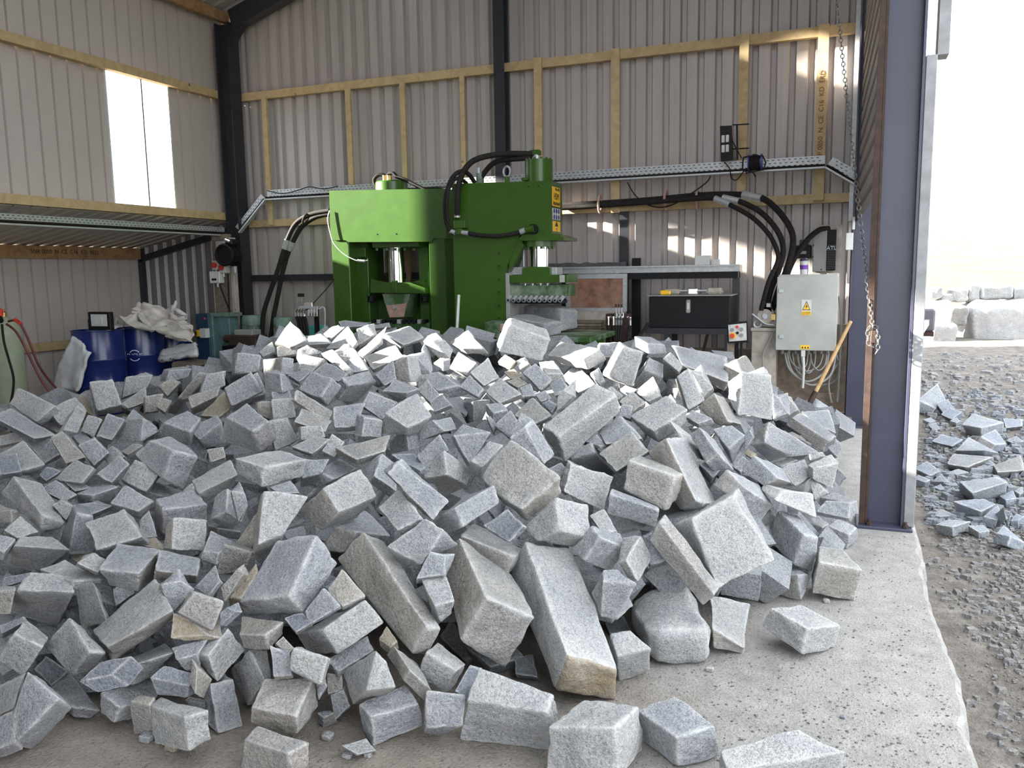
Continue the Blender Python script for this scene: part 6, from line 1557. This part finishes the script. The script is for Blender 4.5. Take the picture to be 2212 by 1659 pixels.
while s_ < L: t = s_ / L; d = (cpt(min(1, t + .01)) - cpt(max(0, t - .01))).normalized(); link(cpt(t), d, (pi/2) * (k % 2) + .4); k += 1; s_ += st
loop = pp([(1885, 703, 5.29), (1876, 710, 5.28), (1875, 735, 5.28), (1882, 748, 5.28), (1893, 745, 5.29), (1896, 722, 5.29), (1893, 708, 5.29), (1886, 706, 5.28)], 5.28); tail = pp([(1893, 708, 5.28), (1897, 730, 5.28), (1896, 755, 5.28), (1890, 764, 5.28)], 5.28)
for path in (loop, tail):
    q = smooth(path, 12); acc = 0
    for a, b in zip(q, q[1:]):
        acc += (b - a).length
        if acc > .026: acc = 0; link(b, (b - a).normalized(), (pi/2) * (k % 2)); k += 1
o = tag(MB().bbox(aty(1880, 742, 5.33), aty(1893, 714, 5.36) + Vector((0, .04, 0)), .004).build('chain_cleat', M['rust'], origin=aty(1886, 742, 5.33)), 'small rusty cleat on the near post holding the knotted chain', 'cleat')
# outdoor socket box beyond the near post
o = thing('socket_box', 'grey outdoor socket box with a round black hole beyond the near post', 'socket', aty(2003, 728, 6.4)); pbox(MB(), 1985, 668, 2020, 716, 6.4, .12, .012).build('case', M['dark_grey'], o); c = aty(2001, 702, 6.4); MB().cyl(c + Vector((0, .01, 0)), c - Vector((0, .004, 0)), .018, 14).build('socket_hole', M['black'], o); pbox(MB(), 1985, 716, 2017, 727, 6.42, .1).build('lower_plate', M['rust'], o); x0, z0, x1, z1 = pr_(1985, 690, 1995, 700, 6.45); MB().bar((.46, 5.49, (z0+z1)/2), (x0 + .05, 6.47, (z0+z1)/2), .04, .04).build('arm', M['galv'], o)

# ------------------------------------------------------------------ yard: boulder wall, rubble, gravel
def boulder(label, px0, py0, px1, py1, r, seed, tone='l', sink=.0):
    c = atd((px0+px1)/2, (py0+py1)/2, r); w = (px1-px0)/FPX*r/2; h = (py1-py0)/FPX*r/2; rt = (CAMR @ Vector((1, 0, 0))); rt.z = 0; rt.normalize(); fw = Vector((-rt.y, rt.x, 0)); dd = min(w, h) * .9 + .05
    rr = random.Random(seed); J = lambda: rr.uniform(.82, 1.08)
    f = lambda a, b, e: c + rt*(w*a*J()) + Vector((0, 0, h*b*J())) + fw*(dd*e)
    C = [f(-1, -1, -1), f(1, -1, -1), f(-1, 1, -1), f(-1, -1, 1), f(1, 1, -1), f(-1, 1, 1), f(1, -1, 1), f(1, 1, 1)]
    me, base, cen, size = stone_mesh('boulder', C, seed, True, 1.2, 6, None); o = bpy.data.objects.new('boulder', me); COL.objects.link(o); o.location = base; kk = rr.uniform(.8, .95); o.color = (*[v * kk for v in TONE[tone]], 1)
    return tag(o, label, 'boulder', 'boulders of the yard wall')
for i, (lab, a) in enumerate((('huge pale boulder filling the right of the yard wall', (2062, 648, 2270, 795)), ('big lower-left boulder of the yard wall beside the near post', (1985, 694, 2054, 772)), ('small wedge stone between the two biggest boulders', (2046, 742, 2068, 776)), ('flat stone lying at the foot of the lower-left boulder', (2002, 762, 2046, 780)),
        ('upper-left boulder on top of the yard wall', (1996, 618, 2030, 646)), ('boulder second from left along the wall top', (2026, 634, 2056, 654)), ('boulder third from left along the wall top', (2050, 622, 2086, 652)), ('narrow upright boulder at the middle of the wall top', (2084, 612, 2112, 654)), ('wide boulder right of middle along the wall top', (2110, 616, 2180, 648)), ('small boulder near the right end of the wall top', (2180, 620, 2208, 648)), ('boulder cut by the right picture edge on the wall top', (2206, 610, 2250, 650)), ('boulder wedged above the lower-left one', (1988, 648, 2042, 698)), ('rust-streaked boulder left of the huge one', (2036, 658, 2080, 704)), ('long low stone lying before the huge boulder', (2066, 770, 2140, 790)))):
    boulder(lab, *a, 17.6 + (.5 if a[1] < 650 else 0), 40 + i, 'w' if 'rust' in lab else 'l')
# gravel and small rubble: uncountable
def gravel(name, label, n, fn, smin, smax, seed, tint):
    rr = random.Random(seed); mb = MB()
    base = [(-1,-1,-.6),(1,-1,-.6),(1,1,-.6),(-1,1,-.6),(-.7,-.7,.7),(.8,-.6,.6),(.6,.8,.75),(-.8,.6,.6)]
    F_ = [(3,2,1,0),(4,5,6,7),(0,1,5,4),(1,2,6,5),(2,3,7,6),(3,0,4,7)]
    vs = []; fs = []
    for _ in range(n):
        p = fn(rr)
        if p is None: continue
        x, y, z = p; s = smin * (smax/smin) ** (rr.random() ** 2.2); a = rr.uniform(0, 6.28); ca, sa = cos(a), sin(a); k = len(vs); e = rr.uniform(.5, .9)
        for q in base:
            u = q[0]*s*rr.uniform(.75, 1.15); v = q[1]*s*e*rr.uniform(.75, 1.15); w = q[2]*s*.7*rr.uniform(.7, 1.15)
            vs.append((x + u*ca - v*sa, y + u*sa + v*ca, z + w + s*.2))
        fs += [[k + i for i in f] for f in F_]
    mb.v = [Vector(v) for v in vs]; mb.f = fs; o = mb.build(name, M['granite'], origin=(fn.c if hasattr(fn, 'c') else (0, 0, 0))); o.color = (*tint, 1); return tag(o, label, 'gravel', kind='stuff')
def f1(r):
    x = .5 + abs(r.gauss(0, .8)) + r.random() * .5; y = r.uniform(1.2, 8.5)
    if x > 4: return None
    return x, y, gz(x, y)
gravel('gravel', 'loose grey gravel strewn along the broken slab edge outside', 22000, f1, .004, .030, 5, (.66, .63, .60))
def f2(r):
    x = .6 + r.random() * 5.5; y = r.uniform(8.5, 17); return x, y, gz(x, y)
gravel('gravel', 'grey gravel spread across the yard towards the boulder wall', 3500, f2, .012, .07, 6, (.80, .79, .78))
def f3(r):
    px = 2000 + r.random() * 260; py = 850 + r.random() * 300; p = atz(px, py, -.1)
    if p.x < .62: return None
    return p.x, p.y, gz(p.x, p.y) + .02 * r.random()
gravel('stone_rubble', 'small broken granite shards between the outdoor lumps', 1100, f3, .015, .065, 8, (.76, .80, .88))
def f4(r):
    px = 200 + r.random() * 1900; py = 1120 + (r.random() ** .8) * 560; p = atz(px, py, 0)
    if p.x > .43 or (px < 1500 and py < 1400): return None
    return p.x, p.y, .0
gravel('stone_grit', 'fine granite grit and dust crumbs scattered on the concrete', 6500, f4, .0016, .006, 9, (.50, .48, .46))
for i, (lab, px, py, s, t) in enumerate((('round tan pebble on the floor before the brown-fronted block', 375, 1618, 14, 't'), ('flat grey chip beside the brown-fronted block', 318, 1600, 14, 'g'), ('pale chip lower left of the flat chip', 752, 1635, 10, 'l'), ('pale chip lower right of the flat chip', 795, 1634, 8, 'l'), ('upright pale shard on the floor left of the tipped-forward block', 708, 1598, 12, 'l'), ('dark pebble lying on the bare concrete in the lower right', 1820, 1551, 5, 'd'), ('small chip at the foot of the rounded boulder', 1533, 1450, 8, 'l'), ('small chip beside the lone block', 1785, 1302, 7, 'l'))):
    c = atz(px, py, .0); d = (c - CO).length; w = s / FPX * d; rr = random.Random(i); C = []
    for x, y, z in ((-1,-1,-1),(1,-1,-1),(-1,1,-1),(-1,-1,1),(1,1,-1),(-1,1,1),(1,-1,1),(1,1,1)): C.append(c + Vector((x*w*rr.uniform(.7,1.1), y*w*rr.uniform(.6,.9), w*.62*(z+1)*rr.uniform(.7,1))))
    me, base, cen, size = stone_mesh('stone_chip', C, 300 + i, False, 1.4, 5, {(0,-1):.5,(1,-1):.5,(2,-1):.5,(0,1):.5,(1,1):.5,(2,1):.5} if t == 't' else None); o = bpy.data.objects.new('stone_chip', me); COL.objects.link(o); o.location = base; o.color = (*TONE[t], 1); tag(o, lab, 'stone chip')
